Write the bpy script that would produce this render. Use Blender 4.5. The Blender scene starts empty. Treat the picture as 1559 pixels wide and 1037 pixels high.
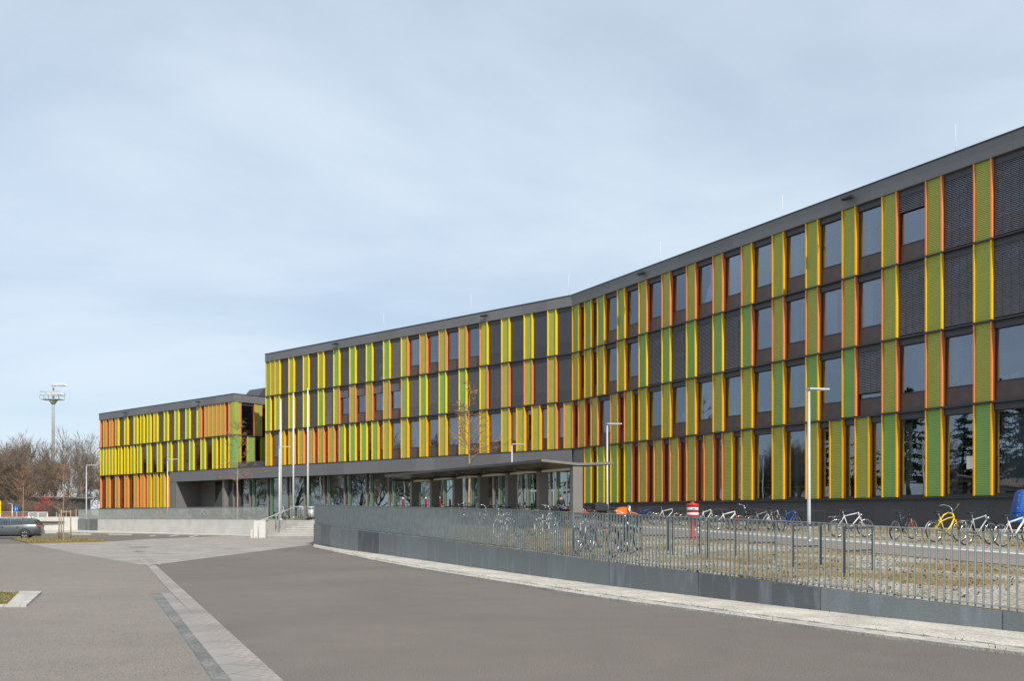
import bpy, bmesh, math, random
from mathutils import Vector, Matrix
random.seed(7)
S = bpy.context.scene
COL = S.collection
F = 1380.0; CX = 779.5; HY = 784.0; EYE = 1.7
R = math.radians

# ------------------------------------------------------------------ helpers
class MB:
    """collects polygons and links them as ONE mesh object"""
    def __init__(s): s.v = []; s.f = []; s.m = []; s.sm = []
    def face(s, pts, mi=0, smooth=False):
        n = len(s.v); s.v += [tuple(p) for p in pts]
        s.f.append(tuple(range(n, n + len(pts)))); s.m.append(mi); s.sm.append(smooth)
    def hexa(s, p, mi=0):
        n = len(s.v); s.v += [tuple(q) for q in p]
        for q in ((3,2,1,0),(4,5,6,7),(0,1,5,4),(1,2,6,5),(2,3,7,6),(3,0,4,7)):
            s.f.append(tuple(n + i for i in q)); s.m.append(mi); s.sm.append(False)
    def box(s, x0, x1, y0, y1, z0, z1, mi=0):
        s.hexa([(x0,y0,z0),(x1,y0,z0),(x1,y1,z0),(x0,y1,z0),(x0,y0,z1),(x1,y0,z1),(x1,y1,z1),(x0,y1,z1)], mi)
    def bar(s, a, b, w, h, mi=0, up=(0,0,1)):
        a = Vector(a); b = Vector(b); d = (b - a).normalized(); u = Vector(up)
        x = d.cross(u)
        if x.length < 1e-4: x = d.cross(Vector((1,0,0)))
        x.normalize(); u = x.cross(d).normalized()
        x *= w / 2; u *= h / 2
        s.hexa([a-x-u, a+x-u, b+x-u, b-x-u, a-x+u, a+x+u, b+x+u, b-x+u], mi)
    def tube(s, pts, rad, n=6, mi=0, cap=True, smooth=True):
        pts = [Vector(p) for p in pts]
        if not hasattr(rad, '__len__'): rad = [rad] * len(pts)
        rings = []; prev = None
        for i, p in enumerate(pts):
            d = (pts[min(i+1, len(pts)-1)] - pts[max(i-1, 0)])
            if d.length < 1e-9: d = Vector((0,0,1))
            d.normalize()
            if prev is None:
                x = d.cross(Vector((0,0,1)))
                if x.length < .05: x = d.cross(Vector((0,1,0)))
            else:
                x = prev - d * prev.dot(d)
            x.normalize(); prev = x; y = d.cross(x)
            b = len(s.v)
            for k in range(n):
                a = 2 * math.pi * k / n
                s.v.append(tuple(p + (x * math.cos(a) + y * math.sin(a)) * rad[i]))
            rings.append(b)
        for a, b in zip(rings, rings[1:]):
            for k in range(n):
                s.f.append((a+k, a+(k+1)%n, b+(k+1)%n, b+k)); s.m.append(mi); s.sm.append(smooth)
        if cap and n > 2:
            s.f.append(tuple(rings[0]+k for k in reversed(range(n)))); s.m.append(mi); s.sm.append(False)
            s.f.append(tuple(rings[-1]+k for k in range(n))); s.m.append(mi); s.sm.append(False)
    def ring(s, c, rad, r, axis='y', n=20, k=6, mi=0, a0=0, a1=2*math.pi):
        c = Vector(c); full = abs(a1 - a0 - 2*math.pi) < 1e-6
        base = len(s.v); cnt = n if full else n + 1
        for i in range(cnt):
            a = a0 + (a1 - a0) * i / n
            for j in range(k):
                b = 2 * math.pi * j / k
                q = rad + r * math.cos(b); h = r * math.sin(b)
                if axis == 'y': p = (q * math.cos(a), h, q * math.sin(a))
                elif axis == 'z': p = (q * math.cos(a), q * math.sin(a), h)
                else: p = (h, q * math.cos(a), q * math.sin(a))
                s.v.append((c.x+p[0], c.y+p[1], c.z+p[2]))
        for i in range(n):
            i2 = (i + 1) % cnt
            for j in range(k):
                s.f.append((base+i*k+j, base+i2*k+j, base+i2*k+(j+1)%k, base+i*k+(j+1)%k)); s.m.append(mi); s.sm.append(True)
    def lathe(s, prof, c=(0,0,0), n=16, mi=0):
        base = len(s.v)
        for r, z in prof:
            for k in range(n):
                a = 2*math.pi*k/n
                s.v.append((c[0]+r*math.cos(a), c[1]+r*math.sin(a), c[2]+z))
        for i in range(len(prof)-1):
            for k in range(n):
                s.f.append((base+i*n+k, base+i*n+(k+1)%n, base+(i+1)*n+(k+1)%n, base+(i+1)*n+k)); s.m.append(mi); s.sm.append(True)
        s.f.append(tuple(base+k for k in reversed(range(n)))); s.m.append(mi); s.sm.append(False)
        e = base+(len(prof)-1)*n
        s.f.append(tuple(e+k for k in range(n))); s.m.append(mi); s.sm.append(False)
    def prism(s, poly, z0, z1, mi=0):
        n = len(poly)
        ar = sum(poly[i][0]*poly[(i+1)%n][1]-poly[(i+1)%n][0]*poly[i][1] for i in range(n))
        if ar < 0: poly = poly[::-1]
        zz = lambda z, p: z(p) if callable(z) else z
        b = len(s.v)
        s.v += [(p[0], p[1], zz(z0, p)) for p in poly] + [(p[0], p[1], zz(z1, p)) for p in poly]
        s.f.append(tuple(b+i for i in reversed(range(n)))); s.m.append(mi); s.sm.append(False)
        s.f.append(tuple(b+n+i for i in range(n))); s.m.append(mi); s.sm.append(False)
        for i in range(n):
            j = (i+1) % n
            s.f.append((b+i, b+j, b+n+j, b+n+i)); s.m.append(mi); s.sm.append(False)
    def mesh(s, name, mats):
        me = bpy.data.meshes.new(name); me.from_pydata(s.v, [], s.f)
        if not isinstance(mats, (list, tuple)): mats = [mats]
        for m in mats: me.materials.append(m)
        me.polygons.foreach_set('material_index', s.m)
        me.polygons.foreach_set('use_smooth', s.sm)
        me.update(); return me
    def add(s, o, M=None):
        n = len(s.v)
        s.v += [tuple(M @ Vector(p)) for p in o.v] if M is not None else o.v
        s.f += [tuple(n+i for i in f) for f in o.f]; s.m += o.m; s.sm += o.sm

def link(name, me, parent=None, loc=(0,0,0), rz=0.0):
    o = bpy.data.objects.new(name, me); COL.objects.link(o)
    if parent is not None: o.parent = parent
    o.location = loc; o.rotation_euler = (0, 0, rz)
    return o
def obj(name, mb, mats, parent=None, loc=(0,0,0), rz=0.0):
    return link(name, mb.mesh(name, mats), parent, loc, rz)
def tag(o, label=None, cat=None, group=None, kind=None):
    if label: o['label'] = label
    if cat: o['category'] = cat
    if group: o['group'] = group
    if kind: o['kind'] = kind
    return o
def empty(name, loc=(0,0,0), rz=0.0):
    o = bpy.data.objects.new(name, None); COL.objects.link(o)
    o.empty_display_size = .3; o.location = loc; o.rotation_euler = (0,0,rz); return o
def copy_tree(o, parent=None):
    c = o.copy(); COL.objects.link(c); c.parent = parent
    for ch in o.children: copy_tree(ch, c)
    return c
def wbox(mb, fr, a0, a1, b0, b1, z0, z1, mi=0):
    """box in facade coordinates: a along the facade, b inward, z up"""
    q = [fr.p(a0,b0,z0), fr.p(a1,b0,z0), fr.p(a1,b1,z0), fr.p(a0,b1,z0), fr.p(a0,b0,z1), fr.p(a1,b0,z1), fr.p(a1,b1,z1), fr.p(a0,b1,z1)]
    mb.hexa(q, mi)
class Frame:
    def __init__(s, o, ex):
        s.o = Vector((o[0], o[1], 0)); e = Vector((ex[0], ex[1], 0)).normalized()
        s.ex = e; s.ey = Vector((-e.y, e.x, 0)); s.rz = math.atan2(e.y, e.x)
    def p(s, a, b, z): return s.o + s.ex * a + s.ey * b + Vector((0,0,z))

# ------------------------------------------------------------------ materials
def nt(name):
    m = bpy.data.materials.new(name); m.use_nodes = True
    n = m.node_tree.nodes; n.clear()
    o = n.new('ShaderNodeOutputMaterial'); b = n.new('ShaderNodeBsdfPrincipled')
    m.node_tree.links.new(b.outputs[0], o.inputs[0])
    return m, n, m.node_tree.links, b, o
def pm(name, col, var=.12, scale=2.0, rough=.6, metal=0., bump=0., bscale=40., col2=None, lo=.35, hi=.65, detail=5, stretch=(1,1,1), spec=.5, fine=0., fscale=60., rvar=0.):
    m, n, L, b, o = nt(name)
    tc = n.new('ShaderNodeTexCoord'); mp = n.new('ShaderNodeMapping'); L.new(tc.outputs['Object'], mp.inputs[0])
    mp.inputs['Scale'].default_value = stretch
    no = n.new('ShaderNodeTexNoise'); no.inputs['Scale'].default_value = scale; no.inputs['Detail'].default_value = detail
    L.new(mp.outputs[0], no.inputs['Vector'])
    rp = n.new('ShaderNodeValToRGB'); L.new(no.outputs[0], rp.inputs[0])
    c = col; c2 = col2 or tuple(min(1, x*(1+var)) for x in col); c1 = col if col2 else tuple(x*(1-var) for x in col)
    rp.color_ramp.elements[0].color = (*c1, 1); rp.color_ramp.elements[1].color = (*c2, 1)
    rp.color_ramp.elements[0].position = lo; rp.color_ramp.elements[1].position = hi
    out = rp.outputs[0]
    if fine:
        n2 = n.new('ShaderNodeTexNoise'); n2.inputs['Scale'].default_value = fscale; n2.inputs['Detail'].default_value = 3
        L.new(tc.outputs['Object'], n2.inputs['Vector'])
        mr = n.new('ShaderNodeMapRange'); mr.inputs['From Min'].default_value = .3; mr.inputs['From Max'].default_value = .7
        mr.inputs['To Min'].default_value = 1-fine; mr.inputs['To Max'].default_value = 1+fine; L.new(n2.outputs[0], mr.inputs[0])
        mx = n.new('ShaderNodeVectorMath'); mx.operation = 'SCALE'
        L.new(out, mx.inputs[0]); L.new(mr.outputs[0], mx.inputs['Scale']); out = mx.outputs[0]
    L.new(out, b.inputs['Base Color'])
    b.inputs['Roughness'].default_value = rough; b.inputs['Metallic'].default_value = metal
    b.inputs['Specular IOR Level'].default_value = spec
    if rvar:
        mr2 = n.new('ShaderNodeMapRange'); mr2.inputs['To Min'].default_value = rough-rvar; mr2.inputs['To Max'].default_value = rough+rvar
        L.new(no.outputs[0], mr2.inputs[0]); L.new(mr2.outputs[0], b.inputs['Roughness'])
    if bump:
        nb = n.new('ShaderNodeTexNoise'); nb.inputs['Scale'].default_value = bscale; nb.inputs['Detail'].default_value = 4
        L.new(tc.outputs['Object'], nb.inputs['Vector'])
        bp = n.new('ShaderNodeBump'); bp.inputs['Strength'].default_value = bump; bp.inputs['Distance'].default_value = .02
        L.new(nb.outputs[0], bp.inputs['Height']); L.new(bp.outputs[0], b.inputs['Normal'])
    return m
def glass(name, tint, refl, f0=.2, rough=.0):
    m, n, L, b, o = nt(name); n.remove(b)
    t = n.new('ShaderNodeBsdfTransparent'); t.inputs[0].default_value = (*tint, 1)
    g = n.new('ShaderNodeBsdfGlossy'); g.inputs['Color'].default_value = (*refl, 1); g.inputs['Roughness'].default_value = rough
    # slightly wavy panes
    tc = n.new('ShaderNodeTexCoord'); no = n.new('ShaderNodeTexNoise'); no.inputs['Scale'].default_value = .6; no.inputs['Detail'].default_value = 1
    L.new(tc.outputs['Object'], no.inputs['Vector'])
    bp = n.new('ShaderNodeBump'); bp.inputs['Strength'].default_value = .08; bp.inputs['Distance'].default_value = .05
    L.new(no.outputs[0], bp.inputs['Height']); L.new(bp.outputs[0], g.inputs['Normal'])
    fr = n.new('ShaderNodeLayerWeight'); fr.inputs['Blend'].default_value = .25
    mr = n.new('ShaderNodeMapRange'); mr.inputs['To Min'].default_value = f0; mr.inputs['To Max'].default_value = .95
    L.new(fr.outputs['Fresnel'], mr.inputs[0])
    mx = n.new('ShaderNodeMixShader'); L.new(mr.outputs[0], mx.inputs[0]); L.new(t.outputs[0], mx.inputs[1]); L.new(g.outputs[0], mx.inputs[2])
    L.new(mx.outputs[0], o.inputs[0]); return m
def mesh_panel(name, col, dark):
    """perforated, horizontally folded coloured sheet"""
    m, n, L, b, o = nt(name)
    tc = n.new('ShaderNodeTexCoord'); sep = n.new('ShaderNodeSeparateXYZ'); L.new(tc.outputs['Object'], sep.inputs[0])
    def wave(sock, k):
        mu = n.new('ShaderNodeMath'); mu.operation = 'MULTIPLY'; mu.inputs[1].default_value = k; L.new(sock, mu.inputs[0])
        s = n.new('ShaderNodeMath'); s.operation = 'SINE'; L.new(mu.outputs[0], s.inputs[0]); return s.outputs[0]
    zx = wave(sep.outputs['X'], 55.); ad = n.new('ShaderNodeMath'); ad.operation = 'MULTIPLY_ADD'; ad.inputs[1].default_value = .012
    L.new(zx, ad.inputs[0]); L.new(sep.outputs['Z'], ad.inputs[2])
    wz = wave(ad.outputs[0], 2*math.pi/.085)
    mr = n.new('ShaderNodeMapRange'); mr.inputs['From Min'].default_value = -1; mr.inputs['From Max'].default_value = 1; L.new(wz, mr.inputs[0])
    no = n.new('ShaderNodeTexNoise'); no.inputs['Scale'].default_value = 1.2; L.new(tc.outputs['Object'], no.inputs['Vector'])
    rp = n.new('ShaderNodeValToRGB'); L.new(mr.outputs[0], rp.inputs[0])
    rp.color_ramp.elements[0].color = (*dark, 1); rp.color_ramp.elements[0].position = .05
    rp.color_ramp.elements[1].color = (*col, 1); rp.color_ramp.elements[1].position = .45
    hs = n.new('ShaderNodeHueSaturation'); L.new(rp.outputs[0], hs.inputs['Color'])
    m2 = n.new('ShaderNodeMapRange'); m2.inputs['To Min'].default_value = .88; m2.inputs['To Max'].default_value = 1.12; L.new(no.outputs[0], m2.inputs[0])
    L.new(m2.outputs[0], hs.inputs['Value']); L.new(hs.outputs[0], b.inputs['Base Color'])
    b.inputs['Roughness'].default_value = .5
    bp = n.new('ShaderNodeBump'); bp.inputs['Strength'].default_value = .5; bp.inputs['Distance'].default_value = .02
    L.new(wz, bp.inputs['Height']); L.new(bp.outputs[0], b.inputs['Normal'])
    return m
def seam_mat(name, col, sx, sz, var=.06, rough=.5, seam=.5, w=.012, diag=False):
    """metal / fibre-cement cladding sheets with thin joints (object X along the wall, Z up)"""
    m, n, L, b, o = nt(name)
    tc = n.new('ShaderNodeTexCoord'); sep = n.new('ShaderNodeSeparateXYZ'); L.new(tc.outputs['Object'], sep.inputs[0])
    def line(sock, per):
        d = n.new('ShaderNodeMath'); d.operation = 'DIVIDE'; d.inputs[1].default_value = per; L.new(sock, d.inputs[0])
        fr = n.new('ShaderNodeMath'); fr.operation = 'FRACT'; L.new(d.outputs[0], fr.inputs[0])
        lt = n.new('ShaderNodeMath'); lt.operation = 'LESS_THAN'; lt.inputs[1].default_value = w/per; L.new(fr.outputs[0], lt.inputs[0])
        fl = n.new('ShaderNodeMath'); fl.operation = 'FLOOR'; L.new(d.outputs[0], fl.inputs[0])
        return lt.outputs[0], fl.outputs[0]
    lx, ix = line(sep.outputs['X'], sx); lz, iz = line(sep.outputs['Z'], sz)
    mxm = n.new('ShaderNodeMath'); mxm.operation = 'MAXIMUM'; L.new(lx, mxm.inputs[0]); L.new(lz, mxm.inputs[1])
    cb = n.new('ShaderNodeCombineXYZ'); L.new(ix, cb.inputs[0]); L.new(iz, cb.inputs[1])
    wn = n.new('ShaderNodeTexWhiteNoise'); L.new(cb.outputs[0], wn.inputs['Vector'])
    no = n.new('ShaderNodeTexNoise'); no.inputs['Scale'].default_value = 1.5; no.inputs['Detail'].default_value = 6; L.new(tc.outputs['Object'], no.inputs['Vector'])
    av = n.new('ShaderNodeMath'); av.operation = 'ADD'; L.new(wn.outputs['Value'], av.inputs[0]); L.new(no.outputs[0], av.inputs[1])
    mr = n.new('ShaderNodeMapRange'); mr.inputs['From Max'].default_value = 2; mr.inputs['To Min'].default_value = 1-var*2; mr.inputs['To Max'].default_value = 1+var*2
    L.new(av.outputs[0], mr.inputs[0])
    sm = n.new('ShaderNodeMath'); sm.operation = 'MULTIPLY'; sm.inputs[1].default_value = seam; L.new(mxm.outputs[0], sm.inputs[0])
    sb = n.new('ShaderNodeMath'); sb.operation = 'SUBTRACT'; L.new(mr.outputs[0], sb.inputs[0]); L.new(sm.outputs[0], sb.inputs[1])
    vm = n.new('ShaderNodeVectorMath'); vm.operation = 'SCALE'; vm.inputs[0].default_value = col; L.new(sb.outputs[0], vm.inputs['Scale'])
    L.new(vm.outputs[0], b.inputs['Base Color']); b.inputs['Roughness'].default_value = rough
    return m
def zinc_mat(name):
    """weathered grey metal sheets: joints every few metres, pale run marks, scuffs; uses UV (u metres along, v up)"""
    m, n, L, b, o = nt(name)
    uv = n.new('ShaderNodeUVMap'); sep = n.new('ShaderNodeSeparateXYZ'); L.new(uv.outputs[0], sep.inputs[0])
    d = n.new('ShaderNodeMath'); d.operation = 'DIVIDE'; d.inputs[1].default_value = 3.1; L.new(sep.outputs[0], d.inputs[0])
    fl = n.new('ShaderNodeMath'); fl.operation = 'FLOOR'; L.new(d.outputs[0], fl.inputs[0])
    fr = n.new('ShaderNodeMath'); fr.operation = 'FRACT'; L.new(d.outputs[0], fr.inputs[0])
    lt = n.new('ShaderNodeMath'); lt.operation = 'LESS_THAN'; lt.inputs[1].default_value = .006; L.new(fr.outputs[0], lt.inputs[0])
    wn = n.new('ShaderNodeTexWhiteNoise'); wn.noise_dimensions = '1D'; L.new(fl.outputs[0], wn.inputs['W'])
    rp = n.new('ShaderNodeValToRGB'); L.new(wn.outputs['Value'], rp.inputs[0])
    e = rp.color_ramp.elements; e[0].color = (.115,.122,.132,1); e[1].color = (.235,.265,.27,1)
    e2 = rp.color_ramp.elements.new(.5); e2.color = (.20,.225,.23,1)
    mp = n.new('ShaderNodeMapping'); mp.inputs['Scale'].default_value = (2.2,.5,1); L.new(uv.outputs[0], mp.inputs[0])
    no = n.new('ShaderNodeTexNoise'); no.inputs['Scale'].default_value = 1.4; no.inputs['Detail'].default_value = 6; no.inputs['Distortion'].default_value = 1.2; L.new(mp.outputs[0], no.inputs['Vector'])
    r2 = n.new('ShaderNodeValToRGB'); L.new(no.outputs[0], r2.inputs[0]); r2.color_ramp.elements[0].position = .52; r2.color_ramp.elements[1].position = .78
    r2.color_ramp.elements[0].color = (0,0,0,1); r2.color_ramp.elements[1].color = (1,1,1,1)
    sc = n.new('ShaderNodeMath'); sc.operation = 'MULTIPLY'; sc.inputs[1].default_value = .95; L.new(r2.outputs[0], sc.inputs[0])
    mx = n.new('ShaderNodeMix'); mx.data_type = 'RGBA'; L.new(sc.outputs[0], mx.inputs['Factor']); L.new(rp.outputs[0], mx.inputs['A']); mx.inputs['B'].default_value = (.30,.32,.36,1)
    n3 = n.new('ShaderNodeTexNoise'); n3.inputs['Scale'].default_value = 25; n3.inputs['Detail'].default_value = 5; L.new(uv.outputs[0], n3.inputs['Vector'])
    m3 = n.new('ShaderNodeMapRange'); m3.inputs['To Min'].default_value = .75; m3.inputs['To Max'].default_value = 1.25; L.new(n3.outputs[0], m3.inputs[0])
    ms = n.new('ShaderNodeMath'); ms.operation = 'MULTIPLY'; ms.inputs[1].default_value = .6; L.new(lt.outputs[0], ms.inputs[0])
    sb = n.new('ShaderNodeMath'); sb.operation = 'SUBTRACT'; L.new(m3.outputs[0], sb.inputs[0]); L.new(ms.outputs[0], sb.inputs[1])
    vm = n.new('ShaderNodeVectorMath'); vm.operation = 'SCALE'; L.new(mx.outputs['Result'], vm.inputs[0]); L.new(sb.outputs[0], vm.inputs['Scale'])
    L.new(vm.outputs[0], b.inputs['Base Color']); b.inputs['Roughness'].default_value = .5; b.inputs['Metallic'].default_value = .15
    return m
def paver_mat(name, c1, c2, mortar, bw, bh, var=.2, rough=.8, ms=.012, rot=0):
    m, n, L, b, o = nt(name)
    tc = n.new('ShaderNodeTexCoord'); mp = n.new('ShaderNodeMapping'); L.new(tc.outputs['Object'], mp.inputs[0]); mp.inputs['Rotation'].default_value = (0,0,rot)
    br = n.new('ShaderNodeTexBrick'); L.new(mp.outputs[0], br.inputs['Vector'])
    br.inputs['Scale'].default_value = 1; br.inputs['Brick Width'].default_value = bw; br.inputs['Row Height'].default_value = bh
    br.inputs['Mortar Size'].default_value = ms; br.inputs['Color1'].default_value = (*c1,1); br.inputs['Color2'].default_value = (*c2,1); br.inputs['Mortar'].default_value = (*mortar,1)
    no = n.new('ShaderNodeTexNoise'); no.inputs['Scale'].default_value = .6; no.inputs['Detail'].default_value = 8; L.new(tc.outputs['Object'], no.inputs['Vector'])
    mr = n.new('ShaderNodeMapRange'); mr.inputs['From Min'].default_value = .3; mr.inputs['From Max'].default_value = .7; mr.inputs['To Min'].default_value = 1-var; mr.inputs['To Max'].default_value = 1+var; L.new(no.outputs[0], mr.inputs[0])
    vm = n.new('ShaderNodeVectorMath'); vm.operation = 'SCALE'; L.new(br.outputs['Color'], vm.inputs[0]); L.new(mr.outputs[0], vm.inputs['Scale'])
    L.new(vm.outputs[0], b.inputs['Base Color']); b.inputs['Roughness'].default_value = rough
    bp = n.new('ShaderNodeBump'); bp.inputs['Strength'].default_value = .4; bp.inputs['Distance'].default_value = .01; bp.invert = True
    L.new(br.outputs['Fac'], bp.inputs['Height']); L.new(bp.outputs[0], b.inputs['Normal'])
    return m
def asphalt_mat(name, col, warm=.0, patch=.12):
    m, n, L, b, o = nt(name)
    tc = n.new('ShaderNodeTexCoord')
    def noise(sc, det, dist=0):
        q = n.new('ShaderNodeTexNoise'); q.inputs['Scale'].default_value = sc; q.inputs['Detail'].default_value = det; q.inputs['Distortion'].default_value = dist
        L.new(tc.outputs['Object'], q.inputs['Vector']); return q.outputs[0]
    def mr(s, a, bb, lo=.3, hi=.7):
        q = n.new('ShaderNodeMapRange'); q.inputs['From Min'].default_value = lo; q.inputs['From Max'].default_value = hi; q.inputs['To Min'].default_value = a; q.inputs['To Max'].default_value = bb; L.new(s, q.inputs[0]); return q.outputs[0]
    def mul(a, bb):
        q = n.new('ShaderNodeMath'); q.operation = 'MULTIPLY'; L.new(a, q.inputs[0]); L.new(bb, q.inputs[1]); return q.outputs[0]
    big = mr(noise(.16, 4, .6), 1-patch, 1+patch); mid = mr(noise(1.3, 6), .95, 1.05); fine = mr(noise(55, 3), .58, 1.45); grain = mr(noise(200, 2), .7, 1.35)
    f = mul(mul(big, mid), mul(fine, grain))
    vo = n.new('ShaderNodeTexVoronoi'); vo.inputs['Scale'].default_value = 9; L.new(tc.outputs['Object'], vo.inputs['Vector'])
    lt = n.new('ShaderNodeMath'); lt.operation = 'LESS_THAN'; lt.inputs[1].default_value = .055; L.new(vo.outputs['Distance'], lt.inputs[0])
    wn = n.new('ShaderNodeMath'); wn.operation = 'GREATER_THAN'; wn.inputs[1].default_value = .93; 
    sx = n.new('ShaderNodeSeparateColor'); L.new(vo.outputs['Color'], sx.inputs[0]); L.new(sx.outputs[0], wn.inputs[0])
    sp = mul(lt.outputs[0], wn.outputs[0])
    ad = n.new('ShaderNodeMath'); ad.operation = 'MULTIPLY_ADD'; ad.inputs[1].default_value = 1.3; L.new(sp, ad.inputs[0]); L.new(f, ad.inputs[2])
    vm = n.new('ShaderNodeVectorMath'); vm.operation = 'SCALE'; vm.inputs[0].default_value = col; L.new(ad.outputs[0], vm.inputs['Scale'])
    L.new(vm.outputs[0], b.inputs['Base Color']); b.inputs['Roughness'].default_value = .85; b.inputs['Specular IOR Level'].default_value = .25
    bp = n.new('ShaderNodeBump'); bp.inputs['Strength'].default_value = .35; bp.inputs['Distance'].default_value = .006
    L.new(fine, bp.inputs['Height']); L.new(bp.outputs[0], b.inputs['Normal'])
    return m
def lawn_mat(name):
    m, n, L, b, o = nt(name)
    tc = n.new('ShaderNodeTexCoord')
    def noise(sc, det, dist=0, st=None):
        q = n.new('ShaderNodeTexNoise'); q.inputs['Scale'].default_value = sc; q.inputs['Detail'].default_value = det; q.inputs['Distortion'].default_value = dist
        L.new(tc.outputs['Object'], q.inputs['Vector']); return q.outputs[0]
    r1 = n.new('ShaderNodeValToRGB'); L.new(noise(.5, 9, 1.), r1.inputs[0])
    e = r1.color_ramp.elements; e[0].position = .38; e[0].color = (.25,.18,.085,1); e[1].position = .60; e[1].color = (.40,.372,.325,1)
    x = r1.color_ramp.elements.new(.5); x.color = (.32,.265,.175,1)
    r2 = n.new('ShaderNodeValToRGB'); L.new(noise(16, 6), r2.inputs[0])
    r2.color_ramp.elements[0].position = .3; r2.color_ramp.elements[0].color = (.48,.48,.48,1); r2.color_ramp.elements[1].position = .72; r2.color_ramp.elements[1].color = (1.45,1.45,1.45,1)
    mx = n.new('ShaderNodeMix'); mx.data_type = 'RGBA'; mx.blend_type = 'MULTIPLY'; mx.inputs['Factor'].default_value = 1
    L.new(r1.outputs[0], mx.inputs['A']); L.new(r2.outputs[0], mx.inputs['B'])
    L.new(mx.outputs['Result'], b.inputs['Base Color']); b.inputs['Roughness'].default_value = 1; b.inputs['Specular IOR Level'].default_value = .1
    bp = n.new('ShaderNodeBump'); bp.inputs['Strength'].default_value = 1; bp.inputs['Distance'].default_value = .05
    L.new(noise(16, 6), bp.inputs['Height']); L.new(bp.outputs[0], b.inputs['Normal'])
    return m

M = {}
M['lemon'] = pm('lemon_paint', (.95,.655,.0015), .04, 1.5, .38)
M['gold'] = pm('gold_paint', (.96,.56,.002), .04, 1.5, .38)
M['amber'] = pm('amber_paint', (.92,.44,.008), .04, 1.5, .38)
M['orange'] = pm('orange_paint', (.86,.265,.07), .05, 1.5, .38)
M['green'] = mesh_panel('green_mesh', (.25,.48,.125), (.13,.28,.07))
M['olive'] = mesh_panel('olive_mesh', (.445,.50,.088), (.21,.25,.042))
M['fascia'] = seam_mat('fascia_cladding', (.160,.160,.166), 2.5, 8, .10, .5, .3, .018)
M['plinth'] = seam_mat('plinth_cladding', (.060,.062,.068), 1.25, 8, .06, .5, .4, .02)
M['anthracite'] = pm('anthracite_metal', (.035,.036,.042), .15, 3, .45)
M['boxgrey'] = pm('blind_box_grey', (.055,.058,.068), .12, 3, .45)
M['sill'] = pm('brown_sill_panel', (.098,.072,.066), .15, 2, .4)
M['slat'] = pm('blind_slat', (.29,.28,.30), .1, 3, .45)
M['pane'] = glass('window_glass', (.64,.69,.71), (.78,.87,1.0), .165)
M['outer'] = glass('outer_glass', (.66,.59,.54), (.93,.92,.92), .055)
M['shopglass'] = glass('ground_floor_glass', (.55,.62,.60), (.86,.95,.95), .28)
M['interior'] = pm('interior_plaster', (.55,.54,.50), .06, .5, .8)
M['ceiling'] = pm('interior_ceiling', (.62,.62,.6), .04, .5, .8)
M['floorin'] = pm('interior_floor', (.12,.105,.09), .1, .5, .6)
M['roof'] = pm('roof_gravel', (.2,.19,.18), .2, 8, .9)
M['curtain'] = pm('curtain_white', (.75,.76,.76), .05, 6, .8, stretch=(8,8,.3))
M['canopy'] = pm('canopy_brown_grey', (.20,.19,.178), .07, 1.5, .55)
M['canopyshaded'] = pm('canopy_shaded_grey', (.075,.072,.072), .07, 1.5, .5)  # darker than the pillars: shade of the underside put into the colour
M['canopysunlit'] = pm('canopy_painted_sun', (.80,.76,.68), .05, 2, .5)  # pale colour stands in for sunlight on the roof edges
M['greenin'] = pm('green_lining', (.075,.22,.10), .2, 2, .5)
M['steel'] = pm('galvanised_fence', (.33,.365,.36), .12, 4, .45, .2, rvar=.1)
M['steelpale'] = pm('galvanised_pale', (.55,.57,.57), .1, 4, .4, .4)
M['zinc'] = zinc_mat('zinc_sheet')
M['kerb'] = pm('pale_kerb_stone', (.50,.465,.40), .16, 1.2, .85, fine=.34, fscale=30, bump=.3, bscale=30)
M['kerbedge'] = paver_mat('kerb_edge_stone', (.50,.47,.42), (.42,.39,.35), (.30,.28,.25), .3, .3, .2)
M['concrete'] = pm('white_concrete', (.60,.585,.55), .07, .8, .8, fine=.06, fscale=12)
M['concretegrey'] = pm('grey_concrete', (.36,.35,.33), .12, 1.2, .85, fine=.1, fscale=15)
M['paving'] = paver_mat('light_paving', (.355,.325,.29), (.29,.262,.235), (.2,.18,.16), .3, .15, .18, rot=.7)
M['cobble'] = paver_mat('cobble_gutter', (.33,.292,.258), (.28,.248,.22), (.22,.197,.175), .16, .14, .22, ms=.012, rot=.45)
M['slab'] = paver_mat('concrete_slab', (.285,.268,.245), (.26,.245,.225), (.19,.18,.165), .9, .5, .2, rot=-1.1)
M['patch'] = pm('dark_asphalt_patch', (.16,.155,.147), .25, 1.2, .9, fine=.5, fscale=35)
M['asphalt'] = asphalt_mat('street_asphalt', (.156,.134,.117))
M['asphalt2'] = asphalt_mat('forecourt_asphalt', (.214,.186,.163), patch=.08)
M['lawn'] = lawn_mat('dry_lawn_gravel')
M['earth'] = pm('earth', (.20,.145,.07), .3, 3, 1, fine=.35, fscale=20, col2=(.12,.12,.04))
M['grass'] = pm('grass', (.13,.125,.04), .3, 4, 1, fine=.4, fscale=25, col2=(.24,.18,.07))
M['ground'] = pm('ground_far', (.12,.12,.06), .3, .2, 1)
M['strip'] = paver_mat('grey_paving_strip', (.36,.345,.32), (.30,.285,.265), (.2,.19,.18), .6, .4, .12)
M['white'] = pm('white_paint', (.70,.70,.69), .04, 2, .45)
M['marking'] = pm('road_marking', (.55,.54,.51), .15, 4, .8)
M['lamp'] = pm('lamp_post_paint', (.52,.54,.55), .05, 2, .35, .1)
M['black'] = pm('black_rubber', (.022,.022,.024), .2, 8, .6)
M['darkmetal'] = pm('dark_metal', (.03,.031,.034), .15, 5, .4)
M['chrome'] = pm('chrome', (.62,.62,.63), .05, 5, .22, .9)
M['bark'] = pm('bark', (.19,.15,.118), .3, 6, .9, bump=.5, bscale=12)
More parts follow.
